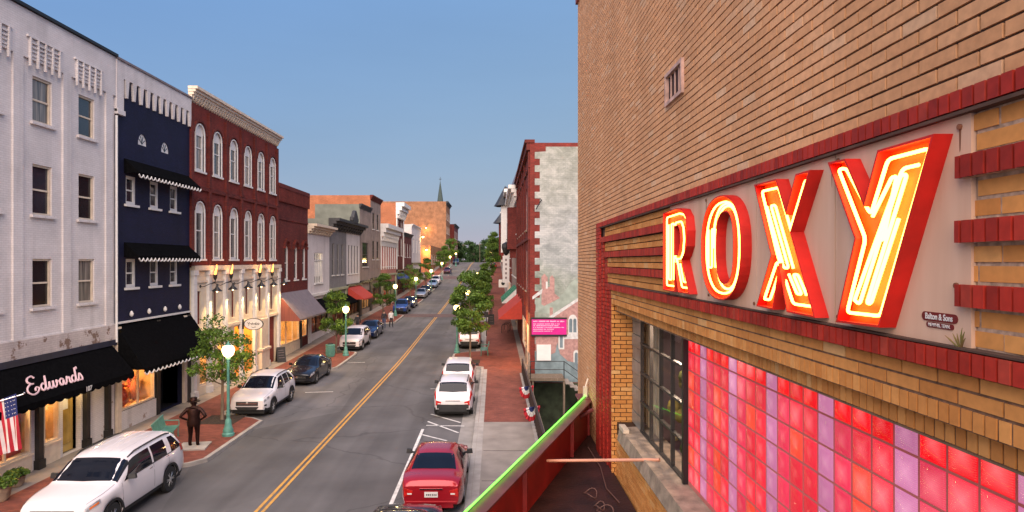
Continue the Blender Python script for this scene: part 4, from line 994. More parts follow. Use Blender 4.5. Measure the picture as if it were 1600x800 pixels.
# further right buildings
def rshop(y0, y1, zt, label, wm, wins, cn=None, x=XR, lit=14, bays=(), aw=None):
    r = rbld(y1, 'shop_building', label, x); W = y1-y0; z = g((y0+y1)/2); sh = (W*.1, W*.9, z+.8, z+2.9)
    facade(r, W, zt, wm, wm, D=16, holes=[hole(*wn[:4], *(wn[4:])) for wn in wins]+[rectp(*sh)])
    for wn in wins: window(r, *wn[:4], 'white_trim', 'glass_dark', len(wn) > 4, 'white_trim', .09)
    shopwin(r, *sh, seed=int(y0), goods=5, e=lit, muntins=3, fm='white_trim')
    if cn: cornice(r, W, zt-cn[0], zt+.05, cn[1], cn[2], brackets=cn[3])
    if aw: awning(r, *aw)
    for (u, wd, z0, z1, pr, m1, cap) in bays:   # oriel bay with a pointed cap
        b = MB(); P = [(-wd/2, 0), (-wd*.32, -pr), (wd*.32, -pr), (wd/2, 0)]
        b.prism(P, lambda a, c, d: (u+a, c, d), z0, z1); b.prism([(a*.7, c*.7) for a, c in P], lambda a, c, d: (u+a, c, d), z0-.9, z0)
        o = b.build('oriel', m1, r)
        b = MB()
        for zz in range(int((z1-z0-1)/3.4)+1):
            zc = z0+.8+zz*3.4
            b.box(u-wd*.22, u+wd*.22, -pr-.04, -pr+.02, zc, zc+1.9)
        b.build('oriel_window', 'glass_dark', o)
        if cap:
            b = MB(); n = 8; top = b.P((u, -pr*.4, z1+cap)); L = [b.P((u+wd*.62*cos(2*pi*k/n), -pr*.4+wd*.5*sin(2*pi*k/n), z1)) for k in range(n)]
            for k in range(n): b.F((L[k], L[(k+1) % n], top))
            b.build('pointed_cap', 'dark_trim', o)
    return r
rr2 = rshop(62, 82, 14.6, 'pale stone building with a dark slate parapet beyond the mural building', 'beige_brick', [(2+3.2*k, z, 1.4, 2.6) for k in range(6) for z in (5.6, 10)], (1.4, .9, 'white_trim', 14), bays=((15, 3, 8.5, 12.8, .9, 'red_brick2', 0),), lit=30)
b = MB(); b.hexa([(0, -.6, 14.65), (20, -.6, 14.65), (20, 6, 14.65), (0, 6, 14.65)], [(.6, .2, 16.8), (19.4, .2, 16.8), (19.4, 5, 16.8), (.6, 5, 16.8)]); b.build('slate_parapet', mat('blue_slate', (.03, .045, .09), .5), rr2)
b = MB()
aw_ = awning(rr2, 10, 19.4, 4.6, 3.2, 1.5, 'white_trim', val=.12, vm='white_trim')
b = MB()
for k in range(9): b.hexa([(10.1+k*1.05, -1.52, 3.22), (10.65+k*1.05, -1.52, 3.22), (10.65+k*1.05, -.02, 4.62), (10.1+k*1.05, -.02, 4.62)], [(10.1+k*1.05, -1.53, 3.24), (10.65+k*1.05, -1.53, 3.24), (10.65+k*1.05, -.03, 4.64), (10.1+k*1.05, -.03, 4.64)])
b.build('green_stripe', mat('green_canvas', (.03, .16, .09), .8), aw_)
rr3 = rshop(82, 112, 16.5, 'red and white building with projecting bays and pointed turret caps', 'red_brick', [(2+3.4*k, z, 1.5, 2.7, True) for k in range(8) for z in (6.4, 11.4)], (1.6, 1.0, 'white_trim', 18), bays=((6, 3.4, 8, 16.6, 1.1, 'red_brick', 3.2), (22, 3.6, 8.5, 15, 1.3, 'white_trim', 2.8)), lit=40)
rr4 = rshop(112, 150, 15.5, 'long pale building half way up the right side of the hill', 'beige_brick', [(2+3.6*k, 9, 1.6, 2.8) for k in range(10)], (1.2, .8, 'dark_trim', 18), bays=((20, 4, 8.5, 15, 1.3, 'red_brick2', 2.6),), lit=60)
rr5 = rshop(158, 212, 19.5, 'far brick building at the top of the right side of the street', 'red_brick2', [(3+4.5*k, z, 1.8, 3) for k in range(11) for z in (11, 15)], (1.2, .8, 'white_trim', 20), lit=60)
t = thing('vertical_sign', 'tall white vertical sign projecting over the right pavement', 'sign', (1.6, 86, 4.4)); b = MB(); b.box(-.45, .45, -.12, .12, 0, 3.6); b.build('sign_box', 'plate', t); b = MB(); b.box(-.5, .7, -.06, .06, 3.3, 3.4); b.box(-.5, .7, -.06, .06, .2, .3); b.build('bracket', 'black', t)
b = MB()
for k in range(5): b.box(-.12, .12, -.13, -.121, .5+k*.6, .8+k*.6)
b.build('dark_marks', 'grey_metal', t)
t = thing('square_sign', 'small square lit white sign hanging beyond the striped awning', 'sign', (1.25, 90, 3.6)); b = MB(); b.box(-.6, .6, -.08, .08, 0, 1.1); b.build('sign_box', 'plate', t); b = MB(); b.lathe([(.02, 0), (.26, .01), (.26, .02), (.02, .03)], (0, -.11, .55), 10, axis='y'); b.box(-.6, .9, -.03, .03, 1.1, 1.18); b.build('emblem', 'black', t)
t = thing('hanging_lantern', 'dark ornate lantern hanging from a bracket on the mural building', 'lantern', (1.35, 72, 9.0)); b = MB(); b.tube([(.9, 0, .6), (0, 0, .7), (0, 0, .4)], .04, 6); b.build('bracket', 'black', t); b = MB(); b.lathe([(.1, .4), (.45, .2), (.5, -.2), (.35, -.8), (.1, -1.1)], (0, 0, 0), 8); b.build('lantern_body', 'black', t)

# ================================================================== THE THEATRE
XW = 1.95
M['buff'] = attrmat('buff_brick', (.54, .275, .13), (.62, .335, .17), (.61, .385, .23), noise=.24)
M['buff_lit'] = attrmat('warm_lit_buff_brick', (.50, .20, .050), (.63, .29, .085), (.62, .35, .14), noise=.2)  # buff brick with the warm glow of neon and window put into its colour
M['redb'] = attrmat('glazed_red_brick', (.23, .014, .008), (.38, .024, .013), (.33, .04, .024), rough=.6, noise=.3)
M['mortar_dark'] = mat('dark_raked_mortar', (.075, .040, .028), .95, var=.3, scale=5)
M['mortar_brown'] = mat('brown_mortar', (.16, .10, .06), .95, var=.3, scale=5)
th = thing('theatre_building', 'buff brick theatre with red brick banding and glass block window on the right', 'building', (XW, 14.9, 0))
rr = random.Random(11)
def bricks(b, fn, a0, a1, z0, z1, L, c, dep, skip=(), jh=.014, jv=.0125, bond=.5, off=0., zoff=None, back=None, vary=.0015):
    """individual bricks: fn(a,z,d) -> 3D; d = how far proud. skip = [(a0,a1,z0,z1)]"""
    zoff = z0 if zoff is None else zoff
    k0 = int(math.floor((z0-zoff)/c)); k = k0
    while zoff+k*c < z1-1e-6:
        za, zb = max(z0, zoff+k*c+jv/2), min(z1, zoff+(k+1)*c-jv/2)
        if zb-za > .008:
            iv = [(a0, a1)]; zm = (za+zb)/2
            for (s0, s1, t0, t1) in skip:
                if t0 < zm < t1:
                    nv = []
                    for (p, q) in iv:
                        if s1 <= p or s0 >= q: nv.append((p, q)); continue
                        if p < s0: nv.append((p, s0))
                        if s1 < q: nv.append((s1, q))
                    iv = nv
            o = off+(bond*L if k % 2 else 0)
            for (p, q) in iv:
                n = math.floor((p-o)/L)
                while o+n*L < q:
                    x0 = max(p, o+n*L+jh/2); x1 = min(q, o+(n+1)*L-jh/2); n += 1
                    if x1-x0 < .012: continue
                    d = dep+rr.uniform(-vary, vary); b.rnd = rr.random()
                    f = [fn(x0, za, d), fn(x1, za, d), fn(x1, zb, d), fn(x0, zb, d)]; e_ = [fn(x0, za, dep-.03), fn(x1, za, dep-.03), fn(x1, zb, dep-.03), fn(x0, zb, dep-.03)]
                    I = [b.P(p_) for p_ in f+e_]
                    for qd in ((0,1,2,3), (0,4,5,1), (1,5,6,2), (2,6,7,3), (3,7,4,0)): b.F([I[i] for i in qd])
        k += 1
WF = lambda a, z, d: (XW-d, a, z)                 # on the street wall, a = distance along the street
LB, CB = .245, .0705; YP0, YP1 = 2.60, 7.05
zt = H+.712
# backing wall (mortar plane)
b = MB(); b.mat = 0
b.box(XW+.012, 12, 11.9, 14.9, -4, 13.3); b.box(XW+.012, 12, -6, 11.9, H+.62, 13.3); b.box(XW+.5, 12, 10.7, 11.9, -4, H+.62)
b.box(XW+1.2, 12, -6, 10.7, -4, H+.62); b.box(XW+.16, XW+1.2, -6, .5, -4, H+.62); b.box(XW+.16, XW+1.19, .5, 10.7, H-.70, H+.62); b.box(XW+.16, XW+1.19, .5, 10.7, -4, H-2.85); b.box(XW+.10, XW+.16, .5, 10.7, -4, H-2.85)
b.box(XW+.02, XW+.5, 11.90, 11.96, -4, H+.6); b.box(XW+.1, XW+.5, 10.645, 11.9, -4, H-.25)
b.box(XW+.02, XW+.16, 10.7, 11.9, H-.25, H+.62)
b.build('wall_core', 'mortar_dark', th, world=True)
b = MB(); b.box(XW+.006, XW+.018, .55, YP0-.01, H-.36, H+.61); b.box(XW-.035, XW+.0, .55, YP0+.03, H-.185, H-.095); b.box(XW-.035, XW+.0, .55, YP0+.03, H+.077, H+.170); b.box(XW-.035, XW+.0, .55, YP0+.03, H+.342, H+.435)
b.build('pale_mortar', mat('pale_mortar', (.40, .27, .19), .95, var=.4, scale=30), th, world=True)
b = MB(); b.box(XW+.007, XW+.02, .55, 10.66, H-.70, H-.466); b.box(XW+.082, XW+.1, .55, 10.63, H-.81, H-.70); b.box(XW+.089, XW+.096, .55, 10.55, H-3.9, H-2.87)
b.build('lintel_mortar', mat('brown_lintel_mortar', (.15, .085, .05), .95, var=.5, scale=20), th, world=True)
b = MB(); bricks(b, WF, .6, 14.9, zt, 13.2, LB, CB, .0, skip=[(6.59, 7.20, H+1.76, H+2.08)], zoff=zt)
b.build('upper_brickwork', 'buff', th, world=True, fix=False)
b = MB(); bricks(b, WF, 11.98, 14.9, H-6.5, zt, LB, CB, .0, zoff=zt-200*CB); b.build('side_brickwork', 'buff', th, world=True, fix=False)
b = MB(); b.box(XW-.05, XW+.5, -6, 14.95, 13.2, 13.42); b.build('coping', mat('terracotta_coping', (.22, .04, .03), .6), th, world=True)
# red soldier bands: top, three stripes, lower
HB = .067
b = MB()
bricks(b, WF, .6, 11.96, H+.62, zt, HB, .092, .045, jh=.013, zoff=H+.62)
bricks(b, WF, .6, 10.75, H-.462, H-.360, HB, .102, .055, jh=.013, zoff=H-.462)
ST = [(.337, .440), (.072, .175), (-.190, -.090)]
YP0, YP1 = 2.60, 7.05
for k, (s0, s1) in enumerate(ST):
    bricks(b, WF, YP1, 11.54-.27*k, H+s0, H+s1, HB, .103, .045, jh=.010, zoff=H+s0)
    bricks(b, WF, .6, YP0+.045, H+s0, H+s1, HB, .103, .05, jh=.013, zoff=H+s0, vary=.003)
split_build(b, 'red_brick_band', 'redb', th, gap=.02, world=True, fix=False)
b = MB(); b.box(XW-.043, XW+.02, .5, 11.9, H+.605, H+.62); b.box(XW-.050, XW+.02, .5, 10.7, H-.361, H-.352); b.build('band_bed', 'mortar_dark', th, world=True)
b = MB()
for k, (ya, yb, zz) in enumerate(((11.56, 11.98, zt-.09), (11.29, 11.55, H+.44), (11.02, 11.28, H+.175), (10.70, 11.01, H-.09))):
    bricks(b, WF, ya, yb, H-3.9, zz, .105, HB, .045-.02*k, jh=.006, jv=.009, bond=.5, zoff=zz-60*HB)
split_build(b, 'red_brick_jamb', 'redb', th, gap=.02, world=True, fix=False); 
b = MB()
for i_, (g0, g1) in enumerate(((-.352, -.192), (-.088, .070), (.177, .335), (.442, .605))):
    bricks(b, WF, YP1, 11.3, H+g0, H+g1, LB, (g1-g0)/2, -.006, zoff=H+g0, off=.05*i_)
    bricks(b, WF, .6, YP0, H+g0, H+g1, LB, (g1-g0)/2, -.002, zoff=H+g0, off=.13*i_, vary=.003, jv=.016, jh=.012)
bricks(b, WF, .6, 10.68, H-.604, H-.466, LB, CB-.001, .0, zoff=H-.604)
bricks(b, WF, .6, 10.66, H-.700, H-.606, HB, .094, .0, jh=.013, zoff=H-.700)
bricks(b, WF, .6, 10.64, H-.812, H-.703, HB, .109, -.075, jh=.013, zoff=H-.812)
JF = lambda a, z, d: (a, 10.62-d, z)
bricks(b, JF, XW+.0, XW+.42, H-2.66, H-.703, .2, CB, .0, zoff=H-3.5+.01)
bricks(b, JF, XW+.0, XW+.09, H-3.9, H-2.66, .2, CB, .0, zoff=H-3.5+.01)
bricks(b, WF, .6, 10.6, H-3.9, H-2.86, LB, CB, -.075, zoff=H-2.86-40*CB)
b.build('warm_lit_brickwork', 'buff_lit', th, world=True, fix=False)
b = MB(); b.box(XW+.06, XW+.5, .5, 10.62, H-.815, H-.807); b.box(XW+.40, XW+1.1, 10.60, 10.7, H-3, H-.7); b.build('lintel_soffit', 'mortar_brown', th, world=True)
# sill
b = MB()
for a0, a1 in ((7.98, 10.3), (5.6, 7.97), (3.2, 5.59), (.6, 3.19)):
    b.hexa([(XW+.03, a0, H-2.86), (XW+.6, a0, H-2.86), (XW+.6, a1, H-2.86), (XW+.03, a1, H-2.86)], [(XW+.07, a0, H-2.665), (XW+.6, a0, H-2.64), (XW+.6, a1, H-2.64), (XW+.07, a1, H-2.665)])
b.build('stone_sill', 'stone', th, world=True)
b = MB(); b.box(XW+.05, XW+.14, 9.9, 10.25, H-2.66, H-2.60); b.build('sill_end', 'cream_trim', th, world=True)
# glass block window
XG = 2.30; GW = .217; GH = .22
gm, nt, bs = newmat('glass_block'); M['gblock'] = gm
at = N(nt, 'ShaderNodeAttribute'); at.attribute_name = 'rnd'; cr = N(nt, 'ShaderNodeValToRGB'); cr.color_ramp.interpolation = 'CONSTANT'
e = cr.color_ramp.elements
cols_ = [(0, (.52, .17, .33)), (.2, (.72, .035, .085)), (.4, (.85, .06, .035)), (.6, (.78, .025, .05)), (.8, (.85, .002, .010))]
e[0].color = c4(cols_[0][1]); e[1].position = .2; e[1].color = c4(cols_[1][1])
for p_, c_ in cols_[2:]: x = e.new(p_); x.color = c4(c_)
nt.links.new(at.outputs['Fac'], cr.inputs[0])
tc = N(nt, 'ShaderNodeTexCoord'); no = N(nt, 'ShaderNodeTexNoise'); no.inputs['Scale'].default_value = 1.6; no.inputs['Detail'].default_value = 1
nt.links.new(tc.outputs['Object'], no.inputs['Vector'])
mx = N(nt, 'ShaderNodeMix', data_type='RGBA', blend_type='ADD'); sc_ = N(nt, 'ShaderNodeMapRange'); sc_.inputs[1].default_value = .42; sc_.inputs[2].default_value = .72; sc_.inputs[3].default_value = 0; sc_.inputs[4].default_value = .52
_sp = N(nt, 'ShaderNodeSeparateXYZ'); nt.links.new(tc.outputs['Object'], _sp.inputs[0])
def _mm(op, *a):
    n = N(nt, 'ShaderNodeMath', operation=op)
    for i, q in enumerate(a):
        if isinstance(q, (int, float)): n.inputs[i].default_value = q
        else: nt.links.new(q, n.inputs[i])
    return n.outputs[0]
_e = [_mm('ABSOLUTE', _mm('SUBTRACT', _mm('FRACT', _mm('DIVIDE', _mm('SUBTRACT', _sp.outputs[k], o_), w_)), .5)) for k, o_, w_ in ((1, -7.3-40*GW, GW), (2, H-1.066+.22-40*.22, .22))]
_ed = _mm('MAXIMUM', *_e); _core = _mm('MULTIPLY', _mm('SUBTRACT', .5, _ed), 1.5)
nt.links.new(_mm('ADD', _mm('MULTIPLY', no.outputs['Fac'], .62), _mm('MULTIPLY', _core, .42)), sc_.inputs[0]); nt.links.new(sc_.outputs[0], mx.inputs[0]); nt.links.new(cr.outputs[0], mx.inputs[6]); mx.inputs[7].default_value = (.45, .30, .30, 1)
_wn = N(nt, 'ShaderNodeTexWhiteNoise'); _cb = N(nt, 'ShaderNodeCombineXYZ')
for _i, (k_, o_, w_) in enumerate(((1, -7.3-40*GW, GW), (2, H-1.066+.22-40*.22, .22))): nt.links.new(_mm('FLOOR', _mm('DIVIDE', _mm('SUBTRACT', _sp.outputs[k_], o_), w_)), _cb.inputs[_i])
nt.links.new(_cb.outputs[0], _wn.inputs['Vector']); nt.links.new(_mm('MULTIPLY', _mm('ADD', _mm('MULTIPLY', _wn.outputs['Value'], .35), .85), _mm('ADD', .30, _mm('MULTIPLY', no.outputs['Fac'], .12))), bs.inputs['Emission Strength'])
nt.links.new(mx.outputs[2], bs.inputs['Emission Color'])
_bd = N(nt, 'ShaderNodeMix', data_type='RGBA', blend_type='MULTIPLY'); _bd.inputs[0].default_value = 1; _bd.inputs[7].default_value = (.40, .30, .32, 1); nt.links.new(cr.outputs[0], _bd.inputs[6]); nt.links.new(_bd.outputs[2], bs.inputs['Base Color']); bs.inputs['Roughness'].default_value = .18; bs.inputs['Coat Weight'].default_value = .3
wv = N(nt, 'ShaderNodeTexWave'); wv.inputs['Scale'].default_value = 28; wv.bands_direction = 'Z'; wv.inputs['Distortion'].default_value = .6; nt.links.new(tc.outputs['Object'], wv.inputs['Vector'])
bp = N(nt, 'ShaderNodeBump'); bp.inputs['Strength'].default_value = .25; bp.inputs['Distance'].default_value = .01; nt.links.new(wv.outputs['Fac'], bp.inputs['Height']); nt.links.new(bp.outputs[0], bs.inputs['Normal'])
gb = MB(); rg = random.Random(2)
for i in range(33):
    y1 = 7.60-i*GW; y0 = y1-GW
    for j in range(8):
        z1 = H-1.066+.22-.22*j; z0 = z1-.22; t_ = .008; u_ = .026
        kind = (i+2) % 4
        gb.rnd = {0: .1, 1: .3, 2: .5, 3: .7}[kind] if j else (.9 if kind else .1)
        if kind == 2 and j and (j in (1, 7) or rg.random() < .35): gb.rnd = .7
        if kind == 3 and 2 < j < 7 and rg.random() < .25: gb.rnd = .5
        a = [(XG+.008, y0+t_, z0+t_), (XG+.008, y1-t_, z0+t_), (XG+.008, y1-t_, z1-t_), (XG+.008, y0+t_, z1-t_)]
        c_ = [(XG, y0+u_, z0+u_), (XG, y1-u_, z0+u_), (XG, y1-u_, z1-u_), (XG, y0+u_, z1-u_)]
        I = [gb.P(p) for p in a+c_]
        gb.F((I[4], I[5], I[6], I[7]))
        for q in range(4): gb.F((I[q], I[(q+1) % 4], I[4+(q+1) % 4], I[4+q]))
gp = gb.build('glass_block_panel', 'gblock', th, world=True, fix=False, smooth=30)
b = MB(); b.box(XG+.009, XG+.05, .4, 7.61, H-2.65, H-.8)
b.build('grout', mat('pinkish_grout', (.30, .13, .11), .9, emit=(.6, .06, .06), es=.09), gp, world=True)  # faint red emission in the joints stands for light passing through the blocks
b = MB(); b.box(XG-.05, XG+.05, 7.61, 7.68, H-2.65, H-.8); b.build('window_post', 'black', th, world=True)
m2_ = M['shop_glass'].copy(); M['thin_glass'] = m2_
for n_ in m2_.node_tree.nodes:
    if n_.type == 'MIX_SHADER': n_.inputs[0].default_value = .035
# steel casement with room behind
cw = MB(); ys_ = [7.69, 8.25, 8.82, 9.38, 9.95]; zs_ = [H-2.64+.455*k for k in range(5)]
for y in ys_: cw.box(XG-.02, XG+.03, y-.012, y+.022, H-2.65, H-.8)
for z in zs_: cw.box(XG-.022, XG+.03, 7.68, 10.0, z-.012, z+.018)
cwo = cw.build('casement_window', mat('grey_steel_frame', (.045, .04, .038), .5, metal=.3, var=.2), th, world=True)
cw = MB(); cw.box(XG-.01, XG+.0, 7.7, 9.96, H-2.64, H-.8); cw.build('pane', 'thin_glass', cwo, world=True)
cw = MB()
for k in range(9): cw.box(XG-.015+(.01 if k % 2 else 0), XG+.03, 9.98, 10.6, H-2.64+.21*k, H-2.64+.21*k+.2)
cw.build('frosted_pane', mat('frosted_glass', (.20, .20, .19), .3, var=.4, scale=3), cwo, world=True)
cw = MB(); cw.box(XG+.04, XG+.9, 7.75, 10.6, H-2.75, H-2.7); cw.poly([(XG+.88, 7.7, H-2.7), (XG+.88, 10.6, H-2.7), (XG+.88, 10.6, H-.8), (XG+.88, 7.7, H-.8)]); cw.poly([(XG+.05, 10.58, H-2.7), (XG+.88, 10.58, H-2.7), (XG+.88, 10.58, H-.8), (XG+.05, 10.58, H-.8)]); cw.poly([(XG+.05, 7.72, H-2.7), (XG+.88, 7.72, H-2.7), (XG+.88, 7.72, H-.8), (XG+.05, 7.72, H-.8)])
cw.build('room', mat('violet_grey_room', (.12, .085, .10), .8, var=.3), cwo, world=True, fix=False)
cw = MB()
for k in range(14):
    y = 9.35+.085*k; cw.box(XG+.12+(.03 if k % 2 else 0), XG+.15+(.03 if k % 2 else 0), y, y+.09, H-2.6, H-.85)
cw.build('curtain', mat('beige_curtain', (.42, .34, .24), .8, var=.25, scale=4), cwo, world=True)
cw = MB(); rn = random.Random(3)
for k in range(26):
    cw.rnd = rn.random(); y = rn.uniform(7.85, 9.3); z = rn.uniform(H-2.6, H-1.6) if k < 18 else rn.uniform(H-1.1, H-.9); r_ = rn.uniform(.04, .12)
    cw.lathe([(r_*.3, -r_), (r_*.9, -r_*.5), (r_, 0), (r_*.8, r_*.6), (r_*.2, r_)], (XG+rn.uniform(.2, .6), y, z), 8)
cw.build('potted_plants', attrmat('plant_clutter', (.03, .05, .01), (.20, .15, .03), (.35, .28, .2), noise=.4), cwo, world=True, smooth=True, kind='stuff')
lamp((XG+.40, 8.9, H-1.0), 40.0, (1, .75, .55), .1, parent=cwo, name='room_light')
# vent
t = MB(); t.box(XW-.03, XW+.02, 6.57, 6.61, H+1.74, H+2.10); t.box(XW-.03, XW+.02, 7.18, 7.22, H+1.74, H+2.10); t.box(XW-.03, XW+.02, 6.61, 7.18, H+1.74, H+1.78); t.box(XW-.03, XW+.02, 6.61, 7.18, H+2.06, H+2.10)
for k in range(3): t.box(XW-.005, XW+.01, 6.75+.15*k, 6.765+.15*k, H+1.78, H+2.06)
st_ = MB(); st_.poly([(XW-.0025, 6.80, H+1.74), (XW-.0025, 7.05, H+1.74), (XW-.0025, 6.98, H+1.05), (XW-.0025, 6.90, H+1.0)])
vt = t.build('wall_vent', mat('rusty_vent_frame', (.50, .32, .26), .6, var=.3, scale=8), th, world=True)
t = MB(); t.box(XW+.0115, XW+.014, 6.6, 7.19, H+1.77, H+2.07); t.build('vent_shade_sheet', mat('vent_shade', (.035, .012, .01), .8), vt, world=True)  # dark sheet across the vent; shade of the hollow is painted as its colour
# ---------------------------------------------------------------- ROXY sign
sg = thing('neon_sign', 'big red channel letters ROXY lit with orange neon on a beige panel', 'sign', (XW, 5, H))
pm = mat('weathered_beige_panel', (.66, .46, .34), .6, scale=1.6, stretch=(1, 3, .35), col2=(.52, .33, .23), spec=.2)
b = MB()
for a0, a1 in ((YP0, 3.63), (3.642, 4.72), (4.732, 5.80), (5.812, YP1)): b.box(XW-.012, XW+.03, a0, a1, H-.352, H+.605)
pn = b.build('panel', pm, sg, world=True)
b = MB()
rn = random.Random(9)
for a_, z_ in ((2.66, .56), (3.60, .57), (3.67, .55), (4.69, .56), (4.76, -.31), (5.77, -.30), (5.84, .56), (2.68, -.10), (7.0, .56), (3.60, -.31)):
    b.lathe([(.002, -.010), (.012, -.009), (.013, .0), (.012, .004)], (XW-.012, a_, H+z_), 8, axis='x')
    w_ = rn.uniform(.004, .010); l_ = rn.uniform(.05, .20)
    if z_ > 0: b.poly([(XW-.0135, a_-w_, H+z_), (XW-.0135, a_+w_, H+z_), (XW-.0135, a_+w_*.4, H+z_-l_), (XW-.0135, a_-w_*.3, H+z_-l_*.9)])
b.build('rusty_bolts', mat('rust', (.16, .06, .03), .9, var=.4, scale=20), pn, world=True, fix=False)
M['chan'] = mat('red_channel_paint', (.50, .010, .005), .55, var=.2, scale=6)
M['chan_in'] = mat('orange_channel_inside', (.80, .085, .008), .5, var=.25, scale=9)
M['neon'] = emis('neon_glass', (1, .40, .06), 5.4)
DP = .095; XF = XW-DP
LF = lambda a, z, d: (XW-d, a, H+z)
def inset(P, d):
    n = len(P); A = sum(P[i][0]*P[(i+1) % n][1]-P[(i+1) % n][0]*P[i][1] for i in range(n)); s = 1 if A > 0 else -1; out = []
    for i in range(n):
        a, b_, c = Vector(P[i-1]), Vector(P[i]), Vector(P[(i+1) % n])
        u = (b_-a).normalized(); v = (c-b_).normalized(); n1 = Vector((-u.y, u.x))*s; n2 = Vector((-v.y, v.x))*s
        k = n1+n2; k = k/max(.35, k.dot(n1)) if k.length > 1e-6 else n1
        out.append(tuple(b_+k*d))
    return out
def channel(b, loops):
    """thin returns round every outline, with a small rim"""
    for L in loops:
        I = inset(L, .012) if L is loops[0] else inset(L, -.012)
        n = len(L)
        for i in range(n):
            j = (i+1) % n
            for P, Q, d0, d1 in ((L[i], L[j], .012, DP), (I[i], I[j], .02, DP)):
                b.poly([LF(*P, d0), LF(*Q, d0), LF(*Q, d1), LF(*P, d1)])
            b.poly([LF(*L[i], DP), LF(*L[j], DP), LF(*I[j], DP), LF(*I[i], DP)])
def letter(nm, label, loops, tubes):
    b = MB(); channel(b, loops); o = b.build('sign_letter', 'chan', sg, world=True, fix=False); o['label'] = label
    b = MB(); b.prism(loops[0], LF, .014, .03, back=True, holes=loops[1:], sides=False); b.build('letter_back', 'chan_in', o, world=True, fix=False)
    b = MB()
    for tb in tubes:
        closed = tb[-1] == 'c'; pts = tb[:-1] if closed else tb
        b.tube([LF(p[0], p[1],   .066) for p in pts], .0088, 7, closed=closed)
    b.build('neon_tube', 'neon', o, world=True, smooth=60)
    return o
def roundc(P, r=.03, k=4):
    """round the corners of a closed path"""
    out = []; n = len(P)
    for i in range(n):
        a, b_, c = Vector(P[i-1]), Vector(P[i]), Vector(P[(i+1) % n]); u = (a-b_); v = (c-b_); rr_ = min(r, u.length*.4, v.length*.4); u.normalize(); v.normalize()
        p, q = b_+u*rr_, b_+v*rr_
        for j in range(k+1): t = j/k; out.append(tuple((1-t)**2*p+2*t*(1-t)*b_+t*t*q))
    return out
def ser(x0a, x0b, za, zb, n, dx=.05):
    """serpentine of parallel tubes between two end positions"""
    pts = []
    for k in range(n):
        A = (x0a+k*dx*-1, za); B = (x0b+k*dx*-1, zb)
        pts += [A, B] if k % 2 == 0 else [B, A]
    return roundc_open(pts)
def roundc_open(P, r=.02, k=3):
    out = [P[0]]
    for i in range(1, len(P)-1):
        a, b_, c = Vector(P[i-1]), Vector(P[i]), Vector(P[i+1]); u = a-b_; v = c-b_; q_ = min(r, u.length*.45, v.length*.45); u.normalize(); v.normalize(); p, q = b_+u*q_, b_+v*q_
        for j in range(k+1): t = j/k; out.append(tuple((1-t)**2*p+2*t*(1-t)*b_+t*t*q))
    return out+[P[-1]]
# R
Ro = [(7.03, .535), (6.50, .545), (6.32, .52), (6.20, .44), (6.15, .30), (6.17, .15), (6.27, .055), (6.33, .02), (6.09, -.31), (6.45, -.31), (6.585, -.02), (6.585, -.31), (7.03, -.31)]
Rh = [(6.60, .36), (6.45, .36), (6.40, .31), (6.385, .22), (6.41, .13), (6.47, .075), (6.60, .075)]
Ri = roundc(inset(Ro, .055), .03)
R_ = letter('R', 'letter R', [Ro, Rh], [Ri+['c'], roundc(inset(Rh, -.045), .03)+['c'],
  ser(6.90, 6.90, .40, -.19, 3, .10), ser(6.48, 6.36, -.02, -.20, 2, .10)])
# O
def ell(c, z, a, h_, n=40, p=2.3):
    return [(c+a*(abs(cos(2*pi*k/n))**(2/p))*(1 if cos(2*pi*k/n) >= 0 else -1), z+h_*(abs(sin(2*pi*k/n))**(2/p))*(1 if sin(2*pi*k/n) >= 0 else -1)) for k in range(n)]
Oo = ell(5.275, .115, .465, .43); Oh = ell(5.16, .115, .19, .285, 28, 2.6)
letter('O', 'letter O', [Oo, Oh], [ell(5.275, .115, .40, .375)+['c'], ell(5.17, .115, .255, .335)+['c'],
  ser(5.62, 5.62, .28, -.05, 3, .085), ell(5.2, .115, .30, .355)[:20]])
# X
Xo = [(4.57, .55), (4.21, .545), (4.07, .32), (3.94, .54), (3.76, .54), (4.00, .185), (3.70, -.325), (4.06, -.32), (4.17, -.03), (4.26, -.32), (4.53, -.315), (4.29, .045)]
letter('X', 'letter X', [Xo], [roundc([(4.50, .495), (4.235, .49), (3.775, -.265), (4.03, -.265), (4.25, .04)], .03)+['c'],
  ser(4.42, 4.16, .38, -.04, 3, .065), ser(4.09, 3.98, -.08, -.20, 3, .06),
  roundc([(3.875, .49), (3.825, .49), (4.03, .19), (4.06, .22)], .02)+['c'], roundc([(4.46, -.26), (4.37, -.26), (4.20, -.04), (4.26, .0)], .02)+['c']])
# Y
Yo = [(3.56, .552), (3.385, .545), (3.213, .30), (3.098, .54), (2.70, .54), (3.086, -.318), (3.476, -.328), (3.295, .119)]
letter('Y', 'letter Y', [Yo], [roundc([(3.50, .505), (3.425, .50), (3.20, .235), (3.06, .49), (2.765, .49), (3.12, -.265), (3.415, -.27), (3.245, .115)], .03)+['c'],
  roundc_open([(3.185, .225), (3.03, .40), (2.995, .40), (3.10, .10), (3.14, .12)], .02), roundc_open([(3.345, -.20), (3.085, .22), (2.95, .43), (2.84, .43)], .03),
  roundc_open([(3.345, -.20), (3.30, -.22), (2.965, .40), (2.92, .40), (3.235, -.21), (3.20, -.21), (2.98, .20)], .02)])
lamp((XW-.3, 5.0, H+.12), .01, (1, .3, .1), .05, parent=sg, name='glow')
t = MB()
def pill(b, a0, a1, z0, z1, d0, d1):
    r = (z1-z0)/2; P = []
    for k in range(9): a = -pi/2+pi*k/8; P.append((a1-r+r*cos(a), (z0+z1)/2+r*sin(a)))
    for k in range(9): a = pi/2+pi*k/8; P.append((a0+r+r*cos(a), (z0+z1)/2+r*sin(a)))
    b.prism(P, LF, d0, d1)
pill(t, 2.672, 2.895, -.262, -.222, .012, .016); pill(t, 2.695, 2.865, -.290, -.266, .012, .016)
